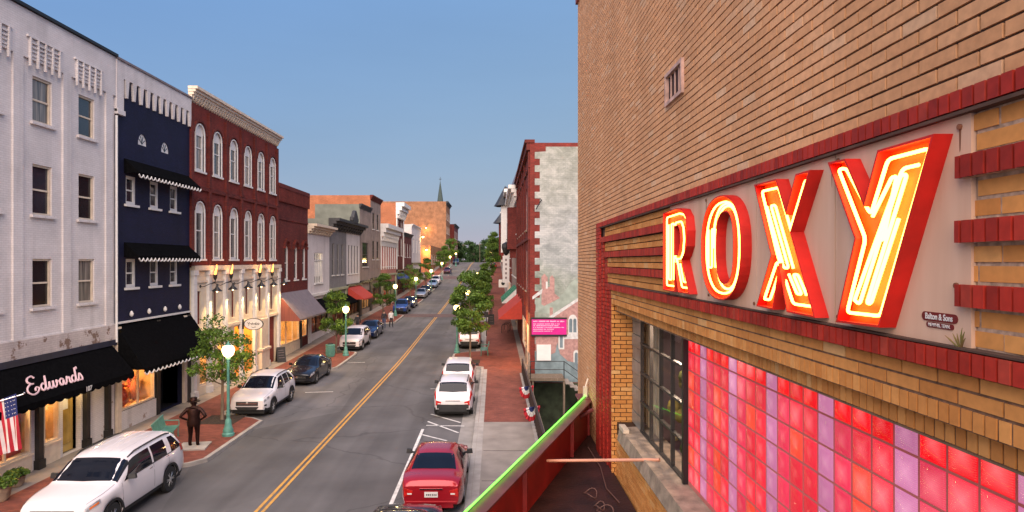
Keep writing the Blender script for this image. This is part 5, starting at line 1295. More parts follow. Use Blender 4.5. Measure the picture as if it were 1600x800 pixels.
pl = t.build('maker_plate', mat('maroon_plate', (.14, .010, .010), .6), sg, world=True)
text('Balton & Sons', .038, 'plate', 'lettering', pl, frame((XW-.018, 2.783, H-.242), (0, -1, 0), (0, 0, 1)), .0008, bold=.0006, sx=.8)
text('MEMPHIS, TENN.', .022, 'plate', 'lettering', pl, frame((XW-.018, 2.780, H-.278), (0, -1, 0), (0, 0, 1)), .0008, sx=.85)
wd = thing('weed', 'small green weed sprouting at the lower right corner of the beige sign panel', 'plant', (XW-.03, 2.64, H-.352))
b = MB(); rn = random.Random(8)
for k in range(6):
    a = rn.uniform(-.05, .05); h_ = rn.uniform(.03, .085); b.tube([(0, a*.3, 0), (-.01, a*.8, h_*.6), (-.015, a*1.3, h_)], [.003, .004, .001], 4)
b.build('stems', mat('weed_green', (.12, .15, .03), .8, col2=(.25, .10, .04), scale=12), wd)
# ---------------------------------------------------------------- marquee
mq = thing('marquee', 'dark red wedge shaped marquee canopy edged with a green neon tube', 'marquee', (XW, 7, H-4.4))
M['mq_red'] = mat('marquee_red_paint', (.26, .013, .010), .38, var=.3, scale=2.5, spec=.5)
M['mq_top'] = mat('marquee_capping', (.15, .035, .035), .4, var=.2, scale=3, metal=.2)
M['mq_deck'] = mat('dark_tarred_deck', (.028, .008, .006), .6, var=.6, scale=2, bump=.5)
A_, B_, C_ = Vector((1.93, 13.2)), Vector((-1.37, 4.0)), Vector((1.9, -1.0))
dirn = (B_-A_).normalized(); nrm = Vector((-dirn.y, dirn.x)); nrm = nrm if nrm.x > 0 else -nrm
def ln(p, s_, z): q = p+nrm*s_; return (q.x, q.y, H+z)
b = MB()
b.hexa([ln(A_, 0, -4.6), ln(B_, 0, -4.6), ln(B_, .06, -4.6), ln(A_, .06, -4.6)], [ln(A_, 0, -2.79), ln(B_, 0, -2.79), ln(B_, .06, -2.79), ln(A_, .06, -2.79)])
b.box(1.75, 1.93, 12.9, 13.35, H-4.6, H-2.8)
for k in range(3):
    p = A_+dirn*(1.8+2.9*k); q = p+nrm*.06; b.box(q.x-.02, q.x+.05, q.y-.03, q.y+.03, H-3.6, H-2.85)
b.build('parapet', 'mq_red', mq, world=True)
b = MB(); b.hexa([ln(A_, -.05, -2.79), ln(B_, -.05, -2.79), ln(B_, .16, -2.80), ln(A_, .16, -2.80)], [ln(A_, -.05, -2.765), ln(B_, -.05, -2.765), ln(B_, .16, -2.775), ln(A_, .16, -2.775)]); b.box(1.7, 1.95, 12.88, 13.4, H-2.80, H-2.76); b.build('capping', 'mq_top', mq, world=True)
b = MB(); b.hexa([(1.98, 13.2, H-3.62), (-1.3, 4, H-3.62), (1.98, -1, H-3.62), (2.0, 6, H-3.62)], [(1.98, 13.2, H-3.5), (-1.3, 4, H-3.5), (1.98, -1, H-3.5), (2.0, 6, H-3.5)]); b.build('deck', 'mq_deck', mq, world=True)
b = MB(); b.tube([ln(A_, -.02, -2.735), ln(B_, -.02, -2.735)], .011, 8); gn = b.build('green_neon_tube', emis('green_neon', (.12, 1, .05), 1.8), mq, world=True)
b = MB(); b.box(1.82, 1.90, 13.05, 13.12, H-2.8, H-2.55); b.tube([(1.86, 13.1, H-2.6), (1.93, 13.15, H-2.4)], .02, 6); b.build('tube_fitting', 'cream_trim', mq, world=True)
b = MB(); b.tube([(1.55, 12.2, H-3.0), (1.9, 12.35, H-2.86)], .04, 8); b.build('conduit', 'mq_top', mq, world=True)
b = MB(); b.hexa([(-.45, 7.1, H-3.2), (-.05, 7.3, H-3.2), (.0, 7.2, H-3.2), (-.4, 7.0, H-3.2)], [(-.45, 7.1, H-3.02), (.12, 7.42, H-3.02), (.17, 7.32, H-3.02), (-.4, 7.0, H-3.02)]); b.build('steel_brace', 'mq_red', mq, world=True)
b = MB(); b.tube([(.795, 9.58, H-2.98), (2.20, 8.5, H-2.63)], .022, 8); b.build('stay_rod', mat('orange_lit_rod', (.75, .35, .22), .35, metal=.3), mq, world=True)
b = MB(); rn = random.Random(4)
for (cx, cy, r_) in ((1.45, 9.6, .09), (1.55, 8.9, .11), (1.4, 8.3, .12), (1.75, 8.4, .07), (1.5, 9.1, .07)):
    P = [(cx+r_*(1+.1*sin(3*a))*cos(a), cy+r_*1.8*sin(a), H-3.47+.03*sin(2*a)) for a in [2*pi*k/20*1.15 for k in range(20)]]
    b.tube(P, .008, 6)
b.tube([(1.75, 11.9, H-3.45), (1.80, 10.8, H-3.47), (1.72, 9.8, H-3.47), (1.8, 9.2, H-3.46)], .009, 6); b.tube([(1.6, 8.1, H-3.46), (1.2, 7.6, H-3.47), (1.5, 7.0, H-3.46)], .009, 6)
b.build('loose_cable', mat('pale_cable', (.12, .06, .05), .6), mq, world=True)

# ================================================================== CARS (local: nose at y = 0, tail at y = +L, x across, z up)
PAINT = {}
def paintm(n, col, metal=.0, rough=.28, coat=.6):
    if n not in PAINT: PAINT[n] = mat('car_paint_'+n, col, rough, metal=metal, var=.04, scale=1, coat=coat)
    return PAINT[n]
SEDAN = dict(L=4.75, W=1.80, wb=2.72, fa=.95, R=.33, zb0=.22,
  top=[(0,.66),(.06,.72),(.35,.82),(.8,.90),(1.35,.97),(1.75,1.20),(2.15,1.39),(2.55,1.45),(3.0,1.445),(3.4,1.38),(3.8,1.20),(4.1,1.09),(4.45,1.06),(4.66,1.0),(4.75,.88)],
  belt=[(0,.62),(.1,.68),(.5,.78),(1.3,.90),(2.5,.94),(4.0,.99),(4.5,.97),(4.75,.84)], wr=[(0,.74),(.9,.75),(1.35,.74),(2.15,.62),(3.3,.60),(3.9,.68),(4.4,.72),(4.75,.68)],
  ws=(1.40, 2.20), rw=(3.36, 4.02), side=(1.72, 3.75), pil=(2.72, 2.80), suv=False)
SUV = dict(L=4.55, W=1.84, wb=2.69, fa=.92, R=.36, zb0=.30,
  top=[(0,.86),(.06,.93),(.35,1.02),(.8,1.08),(1.15,1.14),(1.55,1.38),(1.95,1.60),(2.35,1.68),(3.2,1.69),(3.9,1.63),(4.1,1.57),(4.33,1.28),(4.45,1.08),(4.55,.92)],
  belt=[(0,.78),(.1,.84),(.5,.95),(1.1,1.04),(2.5,1.08),(3.6,1.14),(4.3,1.15),(4.45,1.02),(4.55,.88)], wr=[(0,.76),(.7,.79),(1.1,.78),(1.95,.69),(3.6,.67),(4.1,.66),(4.55,.72)],
  ws=(1.18, 1.98), rw=(4.06, 4.40), side=(1.5, 4.0), pil=(2.55, 2.63), suv=True)
BIGSUV = dict(L=5.05, W=2.0, wb=3.02, fa=.93, R=.395, zb0=.33,
  top=[(0,1.02),(.05,1.08),(.3,1.14),(.8,1.20),(1.17,1.25),(1.5,1.46),(1.88,1.69),(2.3,1.79),(3.6,1.82),(4.4,1.78),(4.65,1.68),(4.85,1.40),(4.96,1.15),(5.05,1.0)],
  belt=[(0,.94),(.1,.98),(.5,1.07),(1.2,1.15),(2.5,1.18),(4.0,1.20),(4.8,1.24),(4.95,1.1),(5.05,.96)], wr=[(0,.84),(.8,.89),(1.2,.88),(1.9,.79),(4.0,.76),(4.7,.74),(5.05,.80)],
  ws=(1.20, 1.90), rw=(4.60, 4.88), side=(1.5, 4.72), pil=(2.95, 3.04), suv=True)
def car(name, label, spec, paint, loc, rz, cat='car', group='cars parked along the street', face=None, plate='', rails=False, far=False, slope=0, tail=None):
    S = spec; L, W, R = S['L'], S['W'], S['R']; ax = (S['fa'], S['fa']+S['wb']); RA = R+.055
    t = thing(name, label, cat, loc, rz, group); t.rotation_euler = (slope, 0, rz)
    t.rotation_mode = 'XYZ'
    hw = W/2; suv_ = S['suv'] and not far
    def plan(s):
        a = min(s, .9)/.9; c = min(L-s, .8)/.8
        return hw*(1-.17*(1-a)**2.2)*(1-.13*(1-c)**2.2)
    def sec(s):
        zt = smoothi(S['top'], s); zb = min(smoothi(S['belt'], s), zt-.03); wr = smoothi(S['wr'], s); w_ = plan(s); z0 = S['zb0']+.10*max(0, 1-s/.25)+.12*max(0, 1-(L-s)/.3)
        za = z0
        for a in ax:
            if abs(s-a) < RA: za = max(za, R+sqrt(RA*RA-(s-a)**2))
        cab = max(0, min(1, (zt-zb-.12)/.3)); wr = min(wr, w_*.9)
        base = [(w_*.94, z0), (w_*.985, z0+.13), (w_, z0+(zb-z0)*.5), (w_*.985, zb-.12), (w_*.955, zb)]
        out = []
        for x, z in base: out.append((x, za+(z-z0)*(zb-za)/(zb-z0)))
        ze = zt-.055-.03*cab
        ze = max(ze, zb+.004)
        out.append((w_*.95+(wr-w_*.95)*.5+.03*cab, zb+(ze-zb)*.5)); out.append((wr, ze)); out.append((wr*.86, zt-.022)); out.append((wr*.45, zt-.004)); out.append((0, zt))
        return out
    def pt(s, r, side=1, off=0):
        q = sec(s); i = min(int(r), 8); f = r-i; a, c = q[i], q[i+1]
        x, z = a[0]+(c[0]-a[0])*f, a[1]+(c[1]-a[1])*f; dx, dz = c[0]-a[0], c[1]-a[1]; l = sqrt(dx*dx+dz*dz) or 1
        return (side*(x+off*dz/l), s, z-off*dx/l)
    ss = sorted(set([0, .03, .08, .16, .28]+[L-x for x in (0, .03, .08, .16, .28)]+[round(.4+i*(L-.8)/26, 3) for i in range(27)]+[a+RA*cos(pi*k/10) for a in ax for k in range(11)]+[a+s_*(RA+.004) for a in ax for s_ in (-1, 1)]))
    ss = [s for s in ss if 0 <= s <= L]
    b = MB(); G = []
    for s in ss:
        q = sec(s); G.append([b.P((-x, s, z)) for x, z in q[:-1]]+[b.P((0, s, q[-1][1]))]+[b.P((x, s, z)) for x, z in reversed(q[:-1])])
    m_ = len(G[0])
    for A, B in zip(G, G[1:]):
        for k in range(m_-1): b.F((A[k], B[k], B[k+1], A[k+1]))
    for A, y_ in ((G[0], -.03), (G[-1], .03)):                      # slightly bulged ends
        n = m_//2
        for k in range(n):
            b.F((A[k], A[k+1], A[m_-2-k], A[m_-1-k]))
    b.build('body', paint, t, smooth=38)
    def patch(fa, fb, r0, r1, off, nm, m, sides=(1, -1), nr=5, ns=5, parent=None, bb=None):
        b = bb or MB()
        for sd_ in sides:
            K = []
            for i in range(nr+1):
                r = r0+(r1-r0)*i/nr; s0 = fa(r) if callable(fa) else fa; s1 = fb(r) if callable(fb) else fb
                K.append([b.P(pt(s0+(s1-s0)*j/ns, min(r, 8.9999), sd_, off)) for j in range(ns+1)])
            for i in range(nr):
                for j in range(ns): b.F((K[i][j], K[i][j+1], K[i+1][j+1], K[i+1][j]))
        return b if bb else split_build(b, nm, m, parent or t, smooth=60, gap=-.001 if sides == (1, -1) and r1 >= 8.99 else .0)
    w0, w1 = S['ws']; patch(lambda r: w0+.09*(9-r)**1*.25, w1, 6.08, 9, .006, 'windshield', 'car_glass', ns=8)
    r0_, r1_ = S['rw']; patch(r0_, lambda r: r1_-.05*(9-r)*.3, 6.35, 9, .006, 'rear_window', 'car_glass', ns=6)
    s0, s1 = S['side']; pa, pb = S['pil']
    lean = .62 if not S['suv'] else .40
    fa = lambda r: s0+max(0, (r-4.15))*(w1-s0+.10)/1.85+.0
    fb = lambda r: s1-(r-4.15)*(.22 if S['suv'] else .34)
    p2 = pb+(s1-pb)*(.46 if S['suv'] else .62)
    patch(fa, pa, 4.12, 5.8, .005, 'side_window', 'car_glass'); patch(pb, (lambda r: p2) if S['suv'] else fb, 4.12, 5.8, .005, 'side_window', 'car_glass')
    if S['suv']: patch(p2+(.26 if L > 5 else .07), fb, 4.12, 5.8, .005, 'side_window', 'car_glass')
    if not far:
        bb = MB()
        for q in (fa(4.0)-.12, (pa+pb)/2, p2+.03): patch(q-.006, q+.006, .6, 4.0, .003, '', None, bb=bb, ns=1)
        patch(.02, w0-.03, 6.0, 6.08, .004, '', None, bb=bb, nr=1, ns=10)
        split_build(bb, 'door_seam', 'plastic', t, gap=-.001)
        bb = MB(); patch(s0-.02, s1, 4.02, 4.12, .010, '', None, bb=bb, nr=1, ns=12); split_build(bb, 'window_trim', 'black' if S['suv'] else 'chrome', t)
        bb = MB()
        for q in (pa-.22, p2-.12): patch(q, q+.17, 3.3, 3.5, .022, '', None, bb=bb, nr=1, ns=2)
        split_build(bb, 'door_handle', paint if not rails else 'chrome', t)
    if S['suv']:
        bb = MB(); patch(.10, L-.10, .0, .95, .012, '', None, bb=bb, nr=2, ns=90); bb.build('lower_cladding', 'plastic', t)
    if L > 5:
        for sd_ in (1, -1): patch(w0+.05, w1+.02, 5.55, 6.08, .007, 'window_pillar', 'black', sides=(sd_,), ns=8)
        for sd_ in (1, -1): patch(.12, .40, 3.3, 3.7, .016, 'indicator_lamp', 'amber', sides=(sd_,), ns=5)
        for x_ in (-.62, -.2, .2, .62):
            bb = MB(); bb.tube([(x_*S['W']/2*.7, s_, smoothi(S['top'], s_)-abs(x_)*.012+.002) for s_ in [1.95+.28*i for i in range(10)]], .010, 5); bb.build('roof_rib', paint, t)
    if suv_:
        bb = MB()
        for sd_ in (1, -1):
            for a in ax:
                K = []
                for k in range(15):
                    an = pi*k/14; row = []
                    for rr_ in (RA-.012, RA+.055):
                        s_ = a+rr_*cos(an); z_ = R+rr_*sin(an); row.append(bb.P((sd_*(plan(min(max(s_, 0), L))*1.0+.012), s_, z_)))
                    K.append(row)
                for A, B in zip(K, K[1:]): bb.F((A[0], A[1], B[1], B[0]))
        split_build(bb, 'wheel_arch_trim', 'plastic', t, gap=0)
    if rails:
        b = MB()
        for sd_ in (1, -1): b.tube([pt(w1+.1+i*(L-.75-w1)/8, 6.4, sd_, .045 if 0 < i < 8 else -.01) for i in range(9)], .022, 6)
        split_build(b, 'roof_rail', 'black', t)
    b = MB()
    z0 = S['zb0']; b.box(-hw*.80, hw*.80, .12, L-.12, .2, R+.18); b.box(-hw*.7, hw*.7, ax[0]-RA, ax[1]+RA, R+.1, R+RA-.0)
    b.build('underbody', 'rubber', t)
    # nose and tail
    zc = sec(0); wn = zc[2][0]; zn = zc[4][1]; b = MB()
    suv = S['suv']
    patch(.03, .50 if not suv else .46, 3.15, 4.05, .010, 'headlight', 'headlight', ns=6); 
    b = MB(); b.box(-wn*.66, wn*.66, -.02, .01, zn-.20, zn-.02); b.build('grille', 'plastic', t)
    b = MB(); b.box(-wn*.6, wn*.6, -.03, -.018, zn-.105, zn-.075)
    if face == 'split': b.box(-wn*.6, wn*.6, -.03, -.018, zn-.16, zn-.14)
    b.build('grille_bar', 'chrome', t)
    b = MB(); b.lathe([(.02, -.045), (.06, -.04), (.065, -.02)], (0, 0, zn-.09), 14, axis='y'); b.build('badge', 'chrome', t)
    b = MB(); b.hexa([(-wn*.55, -.02, z0+.09), (wn*.55, -.02, z0+.09), (wn*.55, .01, z0+.09), (-wn*.55, .01, z0+.09)], [(-wn*.72, -.02, zn-.25), (wn*.72, -.02, zn-.25), (wn*.72, .01, zn-.25), (-wn*.72, .01, zn-.25)]); b.build('lower_intake', 'plastic', t)
    patch(.03, .20, 1.5, 2.2, .008, 'fog_light', 'plastic', ns=3)
    zt_ = sec(L); wt = zt_[2][0]; zl = zt_[4][1]
    if suv: patch(L-.42, L-.02, 2.9, 4.5, .010, 'tail_light', 'taillight', ns=6)
    else: patch(L-.36, L-.0, 2.6, 3.95, .010, 'tail_light', 'taillight', ns=6)
    b = MB()
    for sd_ in (1, -1): b.hexa([(sd_*wt*.70, L-.01, zl-.24), (sd_*wt*.98, L-.01, zl-.28), (sd_*wt*.98, L+.016, zl-.28), (sd_*wt*.70, L+.016, zl-.24)], [(sd_*wt*.66, L-.01, zl-.12), (sd_*wt*.97, L-.01, zl-.05), (sd_*wt*.97, L+.016, zl-.05), (sd_*wt*.66, L+.016, zl-.12)])
    split_build(b, 'tail_light', 'taillight', t)
    b = MB()
    for sd_ in (1, -1): b.box(sd_*wt*.70, sd_*wt*.86, L+.0, L+.022, zl-.22, zl-.18)
    split_build(b, 'reverse_light', 'plate', t)
    b = MB(); b.box(-wt*.42, wt*.42, L-.01, L+.022, zl-.085, zl-.055); b.build('tail_bar', 'chrome', t)
    b = MB(); b.box(-.19, .19, L+.0, L+.02, zl-.30, zl-.15); pl_ = b.build('number_plate', 'plate', t)
    if plate:
        b = MB()
        for k in range(6): b.box(-.14+k*.05-(.012 if k < 3 else 0), -.11+k*.05-(.012 if k < 3 else 0), L+.02, L+.023, zl-.25, zl-.205)
        b.build('worn_characters', 'navy_lintel', pl_)
    b = MB(); b.box(-wt*.92, wt*.92, L-.12, L+.035, z0+.16, z0+(.34 if suv else .20)); b.box(-wt*.8, wt*.8, L-.1, L+.01, z0+.02, z0+.16); b.build('rear_bumper', 'plastic' if suv else paint, t)
    b = MB()
    for sd_ in (1, -1):
        p = pt(fa(4.15)+.14, 4.2, sd_); b.hexa([(p[0]+sd_*.05, p[1]-.03, p[2]-.01), (p[0]+sd_*.24, p[1]+.0, p[2]+.0), (p[0]+sd_*.24, p[1]+.09, p[2]+.0), (p[0]+sd_*.05, p[1]+.09, p[2]-.01)], [(p[0]+sd_*.05, p[1]-.02, p[2]+.12), (p[0]+sd_*.22, p[1]+.01, p[2]+.14), (p[0]+sd_*.22, p[1]+.08, p[2]+.14), (p[0]+sd_*.05, p[1]+.09, p[2]+.12)])
        b.box(p[0]-.02*sd_, p[0]+sd_*.07, p[1]+.02, p[1]+.07, p[2]+.0, p[2]+.05)
    split_build(b, 'wing_mirror', 'plastic' if suv or face == 'darkmirror' else paint, t)
    tb = MB(); tb.lathe([(R*.60, -.10), (R*.93, -.105), (R, -.07), (R, .07), (R*.93, .105), (R*.60, .10)], (0, 0, 0), 28, axis='x')
    rb_ = MB(); rb_.lathe([(R*.10, .095), (R*.62, .10), (R*.64, .085), (R*.56, .06), (R*.10, .04)], (0, 0, 0), 24, axis='x')
    n = 5 if not suv else 6
    for k in range(n):
        a = 2*pi*k/n; ca, sa = cos(a), sin(a); 
        for da in (-.16, .16):
            c2, s2 = cos(a+da), sin(a+da); rb_.tube([(.095, R*.12*ca, R*.12*sa), (.085, R*.58*c2, R*.58*s2)], .018, 5)
    rb_.lathe([(.01, .11), (R*.16, .11), (R*.18, .06)], (0, 0, 0), 10, axis='x')
    w1_ = None
    for sd_ in (1, -1):
        for a in ax:
            if w1_ is None:
                w1_ = tb.build('wheel', 'rubber', t, smooth=50); r_ = rb_.build('rim', 'alloy', w1_, smooth=40)
                dm = MB(); dm.lathe([(R*.58, .03), (R*.58, .05)], (0, 0, 0), 16, axis='x'); dm.build('brake_disc', 'black', w1_); o = w1_
            else:
                o = inst(w1_, 'wheel', t)
                for k_ in KIDS(w1_): inst(k_, k_.name.split('.')[0], o)
            o.location = (sd_*(hw-.115), a, R); o.rotation_euler = (0, 0, 0 if sd_ > 0 else pi)
    return t
def slope_at(y): return (g(y+2)-g(y-2))/4
def park(spec, y, x, paint, label, towards=True, name='parked_car', tilt=0, **kw):
    """y = nearest end. towards=True: nose towards the viewer"""
    L = spec['L']; sl = atan2(g(y+L)-g(y), L)
    if towards: return car(name, label, spec, paint, (x, y, g(y)), tilt, slope=sl, **kw)
    return car(name, label, spec, paint, (x, y+L, g(y+L)), pi+tilt, slope=-sl, **kw)
white = paintm('white', (.66, .62, .63)); red = paintm('red', (.36, .012, .022), .3, .22); dark = paintm('black', (.012, .013, .018), .2, .2); navy = paintm('navy', (.012, .022, .07), .3, .2); blue = paintm('blue', (.02, .06, .25), .3); silver = paintm('silver', (.42, .42, .43), .6, .3); ltblue = paintm('pale_blue', (.30, .38, .50), .4); maroon = paintm('maroon', (.10, .01, .02), .3)
G_L = 'cars parked along the left kerb'; G_R = 'cars parked along the right kerb'
park(BIGSUV, 16.1, -11.12, white, 'large white SUV with black pillars parked nearest on the left by the black awning', group=G_L, rails=True, face='split')
park(SUV, 29.4, -11.35, white, 'white compact SUV parked beside the first green lamp post on the left', group=G_L, rails=True, face='split')
park(SEDAN, 36.9, -11.35, dark, 'glossy black sedan parked behind the white compact SUV', group=G_L)
park(SUV, 50.4, -11.4, white, 'white SUV parked just beyond the second left lamp post', group=G_L)
park(SEDAN, 56.7, -11.4, navy, 'dark navy sedan close behind the second white SUV on the left', group=G_L)
park(SUV, 77.6, -11.5, blue, 'bright blue SUV beyond the third left lamp post', group=G_L)
park(SEDAN, 84.6, -11.5, navy, 'dark blue sedan right behind the blue SUV', group=G_L, far=True)
park(SEDAN, 98.8, -11.5, silver, 'silver sedan halfway up the left kerb', group=G_L, far=True)
park(SEDAN, 104.6, -11.5, dark, 'black sedan behind the silver sedan', group=G_L, far=True)
park(SEDAN, 117.8, -11.5, ltblue, 'pale blue sedan near the brick crosswalk on the left', group=G_L, far=True)
park(SUV, 124.6, -11.5, white, 'farthest white SUV on the left before the brick crosswalk', group=G_L, far=True)
park(SEDAN, 152, -11.2, maroon, 'dark red car parked beyond the crosswalk on the left', group=G_L, far=True)
park(SUV, 186, -11.2, navy, 'dark car parked near the crest of the hill', group=G_L, far=True)
park(SEDAN, 12.45, -2.2, dark, 'black car whose roof just shows at the bottom edge of the picture', towards=False, group=G_R)
park(SEDAN, 18.1, -1.78, red, 'red sedan parked nearest on the right seen from behind', towards=False, group=G_R, plate='x', face='darkmirror')
park(SUV, 29.4, -1.90, white, 'white compact SUV on the right seen from behind beyond the painted hatching', towards=False, group=G_R, rails=True)
park(SUV, 34.9, -2.0, white, 'white car directly in front of the right compact SUV', towards=False, group=G_R)
park(SUV, 51.5, -2.0, white, 'white SUV half hidden behind the kerbside tree on the right', towards=False, group=G_R)
park(SEDAN, 76, -2.0, ltblue, 'pale car beside the far right lamp post', towards=False, group=G_R, far=True)
park(SEDAN, 168, -.2, red, 'small red car parked far up the right side', towards=False, group=G_R, far=True)

# ================================================================== STREET LAMPS
LG = 'green street lamps with glowing globes'
def make_lamp():
    t = thing('street_lamp', 'x', 'street lamp', (0, 0, 0), 0, LG)
    b = MB(); b.lathe([(.24, 0), (.24, .10), (.20, .14), (.21, .22), (.16, .34), (.13, .48), (.12, .62), (.075, .70)], n=16); b.build('base', 'green', t, smooth=35)
    b = MB(); b.lathe([(.075, .70), (.065, .8), (.052, 2.95), (.075, 3.0), (.06, 3.05), (.09, 3.14), (.11, 3.2)], n=12)
    for k in range(3): b.lathe([(.085, .8+.02*k), (.085, .81+.02*k)], n=12)
    b.build('post', 'green', t, smooth=35)
    b = MB(); b.lathe([(.10, 3.2), (.17, 3.25), (.235, 3.40), (.25, 3.50), (.20, 3.62), (.08, 3.68)], n=16); b.build('lamp_globe', 'lamp_glass', t, smooth=True)
    b = MB(); b.lathe([(.12, 3.66), (.10, 3.70), (.05, 3.74), (.03, 3.78), (.012, 3.86)], n=12); b.build('cap', 'green', t, smooth=35)
    return t
proto = make_lamp(); first = True
PK = KIDS(proto)
LAMPS = [(-10.8, 26.0, 'green street lamp with glowing globe beside the bronze statue and the nearest small tree'), (-11.05, 47.7, 'green street lamp beside the green litter bin on the left'),
 (-11.5, 74.5, 'third green street lamp up the left side, in front of the blue SUV'), (-11.1, 91, 'fourth street lamp up the left kerb'), (-11.0, 112, 'fifth street lamp up the left kerb'), (-11.0, 135, 'left street lamp just before the brick crosswalk'), (-11.0, 160, 'left street lamp just beyond the brick crosswalk'), (-10.5, 176, 'highest street lamp on the left near the crest'),
 (-2.84, 49.0, 'street lamp in front of the nearest tree on the right'), (-2.7, 65, 'street lamp half hidden in the right hand trees'), (-2.65, 86.5, 'third street lamp up the right kerb'), (-2.6, 103, 'fourth street lamp up the right kerb'), (-1.0, 150, 'right street lamp beyond the crosswalk'), (-1.0, 185, 'highest street lamp on the right near the crest')]
for i, (x, y, lab) in enumerate(LAMPS):
    o = proto if i == 0 else copy_tree(proto, kids=PK)
    o.location = (x, y, g(y)+KB); o['label'] = lab
    lamp((x, y, g(y)+KB+3.05), 70 if y < 80 else 120, (1, .72, .32), .2, parent=o, name='lamp_light')
# ================================================================== TREES
M['leaf'] = attrmat('leaf', (.035, .080, .010), (.10, .17, .020), (.20, .25, .03), rough=.6, noise=.3, nscale=3)
M['leaf_dark'] = attrmat('far_leaf', (.018, .040, .012), (.04, .085, .022), (.06, .11, .03), rough=.7, noise=.3, nscale=1)
def make_tree(seed, h, trunk_h, cr, leaf, nl, m='leaf', squash=1.0, r0=.07, name='street_tree', clumps=26):
    rn = random.Random(seed); t = thing(name, 'x', 'tree')
    tips = []; zc = trunk_h+(h-trunk_h)*.5; hz = (h-trunk_h)/2
    b = MB(); lean = [(0, 0, -.3)]
    top = (rn.uniform(-.1, .1), rn.uniform(-.1, .1), h*.85)
    b.tube([(0, 0, -.3), (0, 0, .15), (.02, 0, trunk_h), (top[0]*.5, top[1]*.5, trunk_h+hz*.8), top], [r0*1.5, r0*1.1, r0*.85, r0*.5, r0*.15], 8)
    for k in range(clumps):
        a = rn.uniform(0, 2*pi); u = rn.uniform(-1, 1); q = rn.uniform(.45, 1)**.6
        wd = cr*sqrt(max(.12, 1-(u*.9)**2))*(1-.25*u)*rn.uniform(.75, 1.12)
        p = Vector((wd*q*cos(a), wd*q*sin(a), zc+hz*u*.92)); tips.append(p)
        s_ = Vector((0, 0, max(trunk_h*.9, p.z-wd*.7)))
        if k < 16: b.tube([s_, s_.lerp(p, .5)+Vector((0, 0, -.06)), p], [r0*.45, r0*.28, r0*.08], 5)
    b.build('trunk', 'bark', t, smooth=60)
    c = MB()
    for p in tips:
        cl = rn.random(); rad = cr*rn.uniform(.26, .42)
        for _ in range(nl//clumps):
            d = Vector((rn.gauss(0, 1), rn.gauss(0, 1), rn.gauss(0, .8))); d = d.normalized()*rad*rn.random()**.45
            q = p+Vector((d.x, d.y, d.z*.75)); n = Vector((rn.gauss(0, 1), rn.gauss(0, 1), rn.gauss(.5, 1))).normalized(); a = n.orthogonal().normalized(); e = n.cross(a); w_ = leaf*rn.uniform(.6, 1.2)
            an = rn.uniform(0, 2*pi); a, e = a*cos(an)+e*sin(an), e*cos(an)-a*sin(an)
            c.rnd = min(1, max(0, cl*.6+rn.random()*.4))
            c.F([c.P(q-a*w_), c.P(q-e*w_*.55), c.P(q+a*w_), c.P(q+e*w_*.55)])
    c.build('crown', m, t, fix=False)
    return t
TG = 'small trees along the pavements'
ta = make_tree(1, 4.6, 1.75, 1.25, .072, 4600, clumps=30); tb_ = make_tree(2, 5.3, 1.5, 1.30, .095, 5200); tc_ = make_tree(3, 6.3, 2.0, 1.35, .10, 9000, clumps=44)
KA, KB_, KC = KIDS(ta), KIDS(tb_), KIDS(tc_)
used = set()
def put(proto, kids, x, y, lab, s=1, rz=0, gr=TG, dz=None):
    if id(proto) in used: o = copy_tree(proto, kids=kids)
    else: used.add(id(proto)); o = proto
    o.location = (x, y, g(y)+(KB if dz is None else dz)); o.rotation_euler = (0, 0, rz); o.scale = (s, s, s); o['label'] = lab; o['group'] = gr; return o
put(ta, KA, -12.15, 28.6, 'small leafy tree with pale slender trunk by the nearest left street lamp'); pit(-12.15, 28.6, .8)
put(tb_, KB_, -12.2, 49.5, 'small tree beside the second left street lamp and litter bin', .88, 1); pit(-12.2, 49.5)
put(tb_, KB_, -12.4, 71.5, 'small tree by the pedestrians on the left pavement', .95, 2.5)
put(ta, KA, -12.2, 93, 'light green tree by the fourth left lamp', 1.15, 1.5)
put(tb_, KB_, -12.2, 114, 'tree by the fifth left lamp', 1.05, 3.5)
put(tb_, KB_, -12.6, 150, 'tree just beyond the crosswalk on the left, in front of the floodlit building', 1.0, .5)
put(tc_, KC, -12.8, 164, 'leafy tree in front of the low orange lit building', .95, 2); put(tc_, KC, -12.6, 178, 'tall leafy tree near the top of the hill on the left', 1.15, 4); put(tb_, KB_, -12.6, 192, 'farthest kerbside tree on the left', 1.4, 1)
put(tc_, KC, -1.70, 45.2, 'dense tree on the right pavement nearest the white cars', 1.0, .3); pit(-1.7, 45.2, .7)
put(tc_, KC, -1.5, 63.5, 'dense dark tree second up the right kerb', .85, 2.2); put(tb_, KB_, -1.6, 68, 'shorter tree third up the right kerb', .85, 3)
put(tc_, KC, -1.4, 86, 'dense tree by the third right street lamp', .75, 4.4); put(tb_, KB_, -1.4, 92, 'small tree behind the third right street lamp', .85, 1.1); put(tc_, KC, -1.5, 105, 'tree by the fourth right street lamp', .8, 5.2)
put(tc_, KC, -.9, 125, 'tree on the right just before the crosswalk', .8, 1); put(tc_, KC, -.4, 152, 'round bright green tree on the right beyond the crosswalk', 1.35, 2); put(tc_, KC, -.2, 168, 'green tree high up the right side of the hill', 1.5, 3)
FG = 'far trees on the skyline'
t1 = make_tree(21, 13, 2.5, 5.5, .55, 3600, 'leaf_dark', r0=.3, name='far_tree', clumps=40); t2 = make_tree(22, 10, 2, 5, .5, 3200, 'leaf_dark', r0=.3, name='far_tree', clumps=34); K1, K2 = KIDS(t1), KIDS(t2)
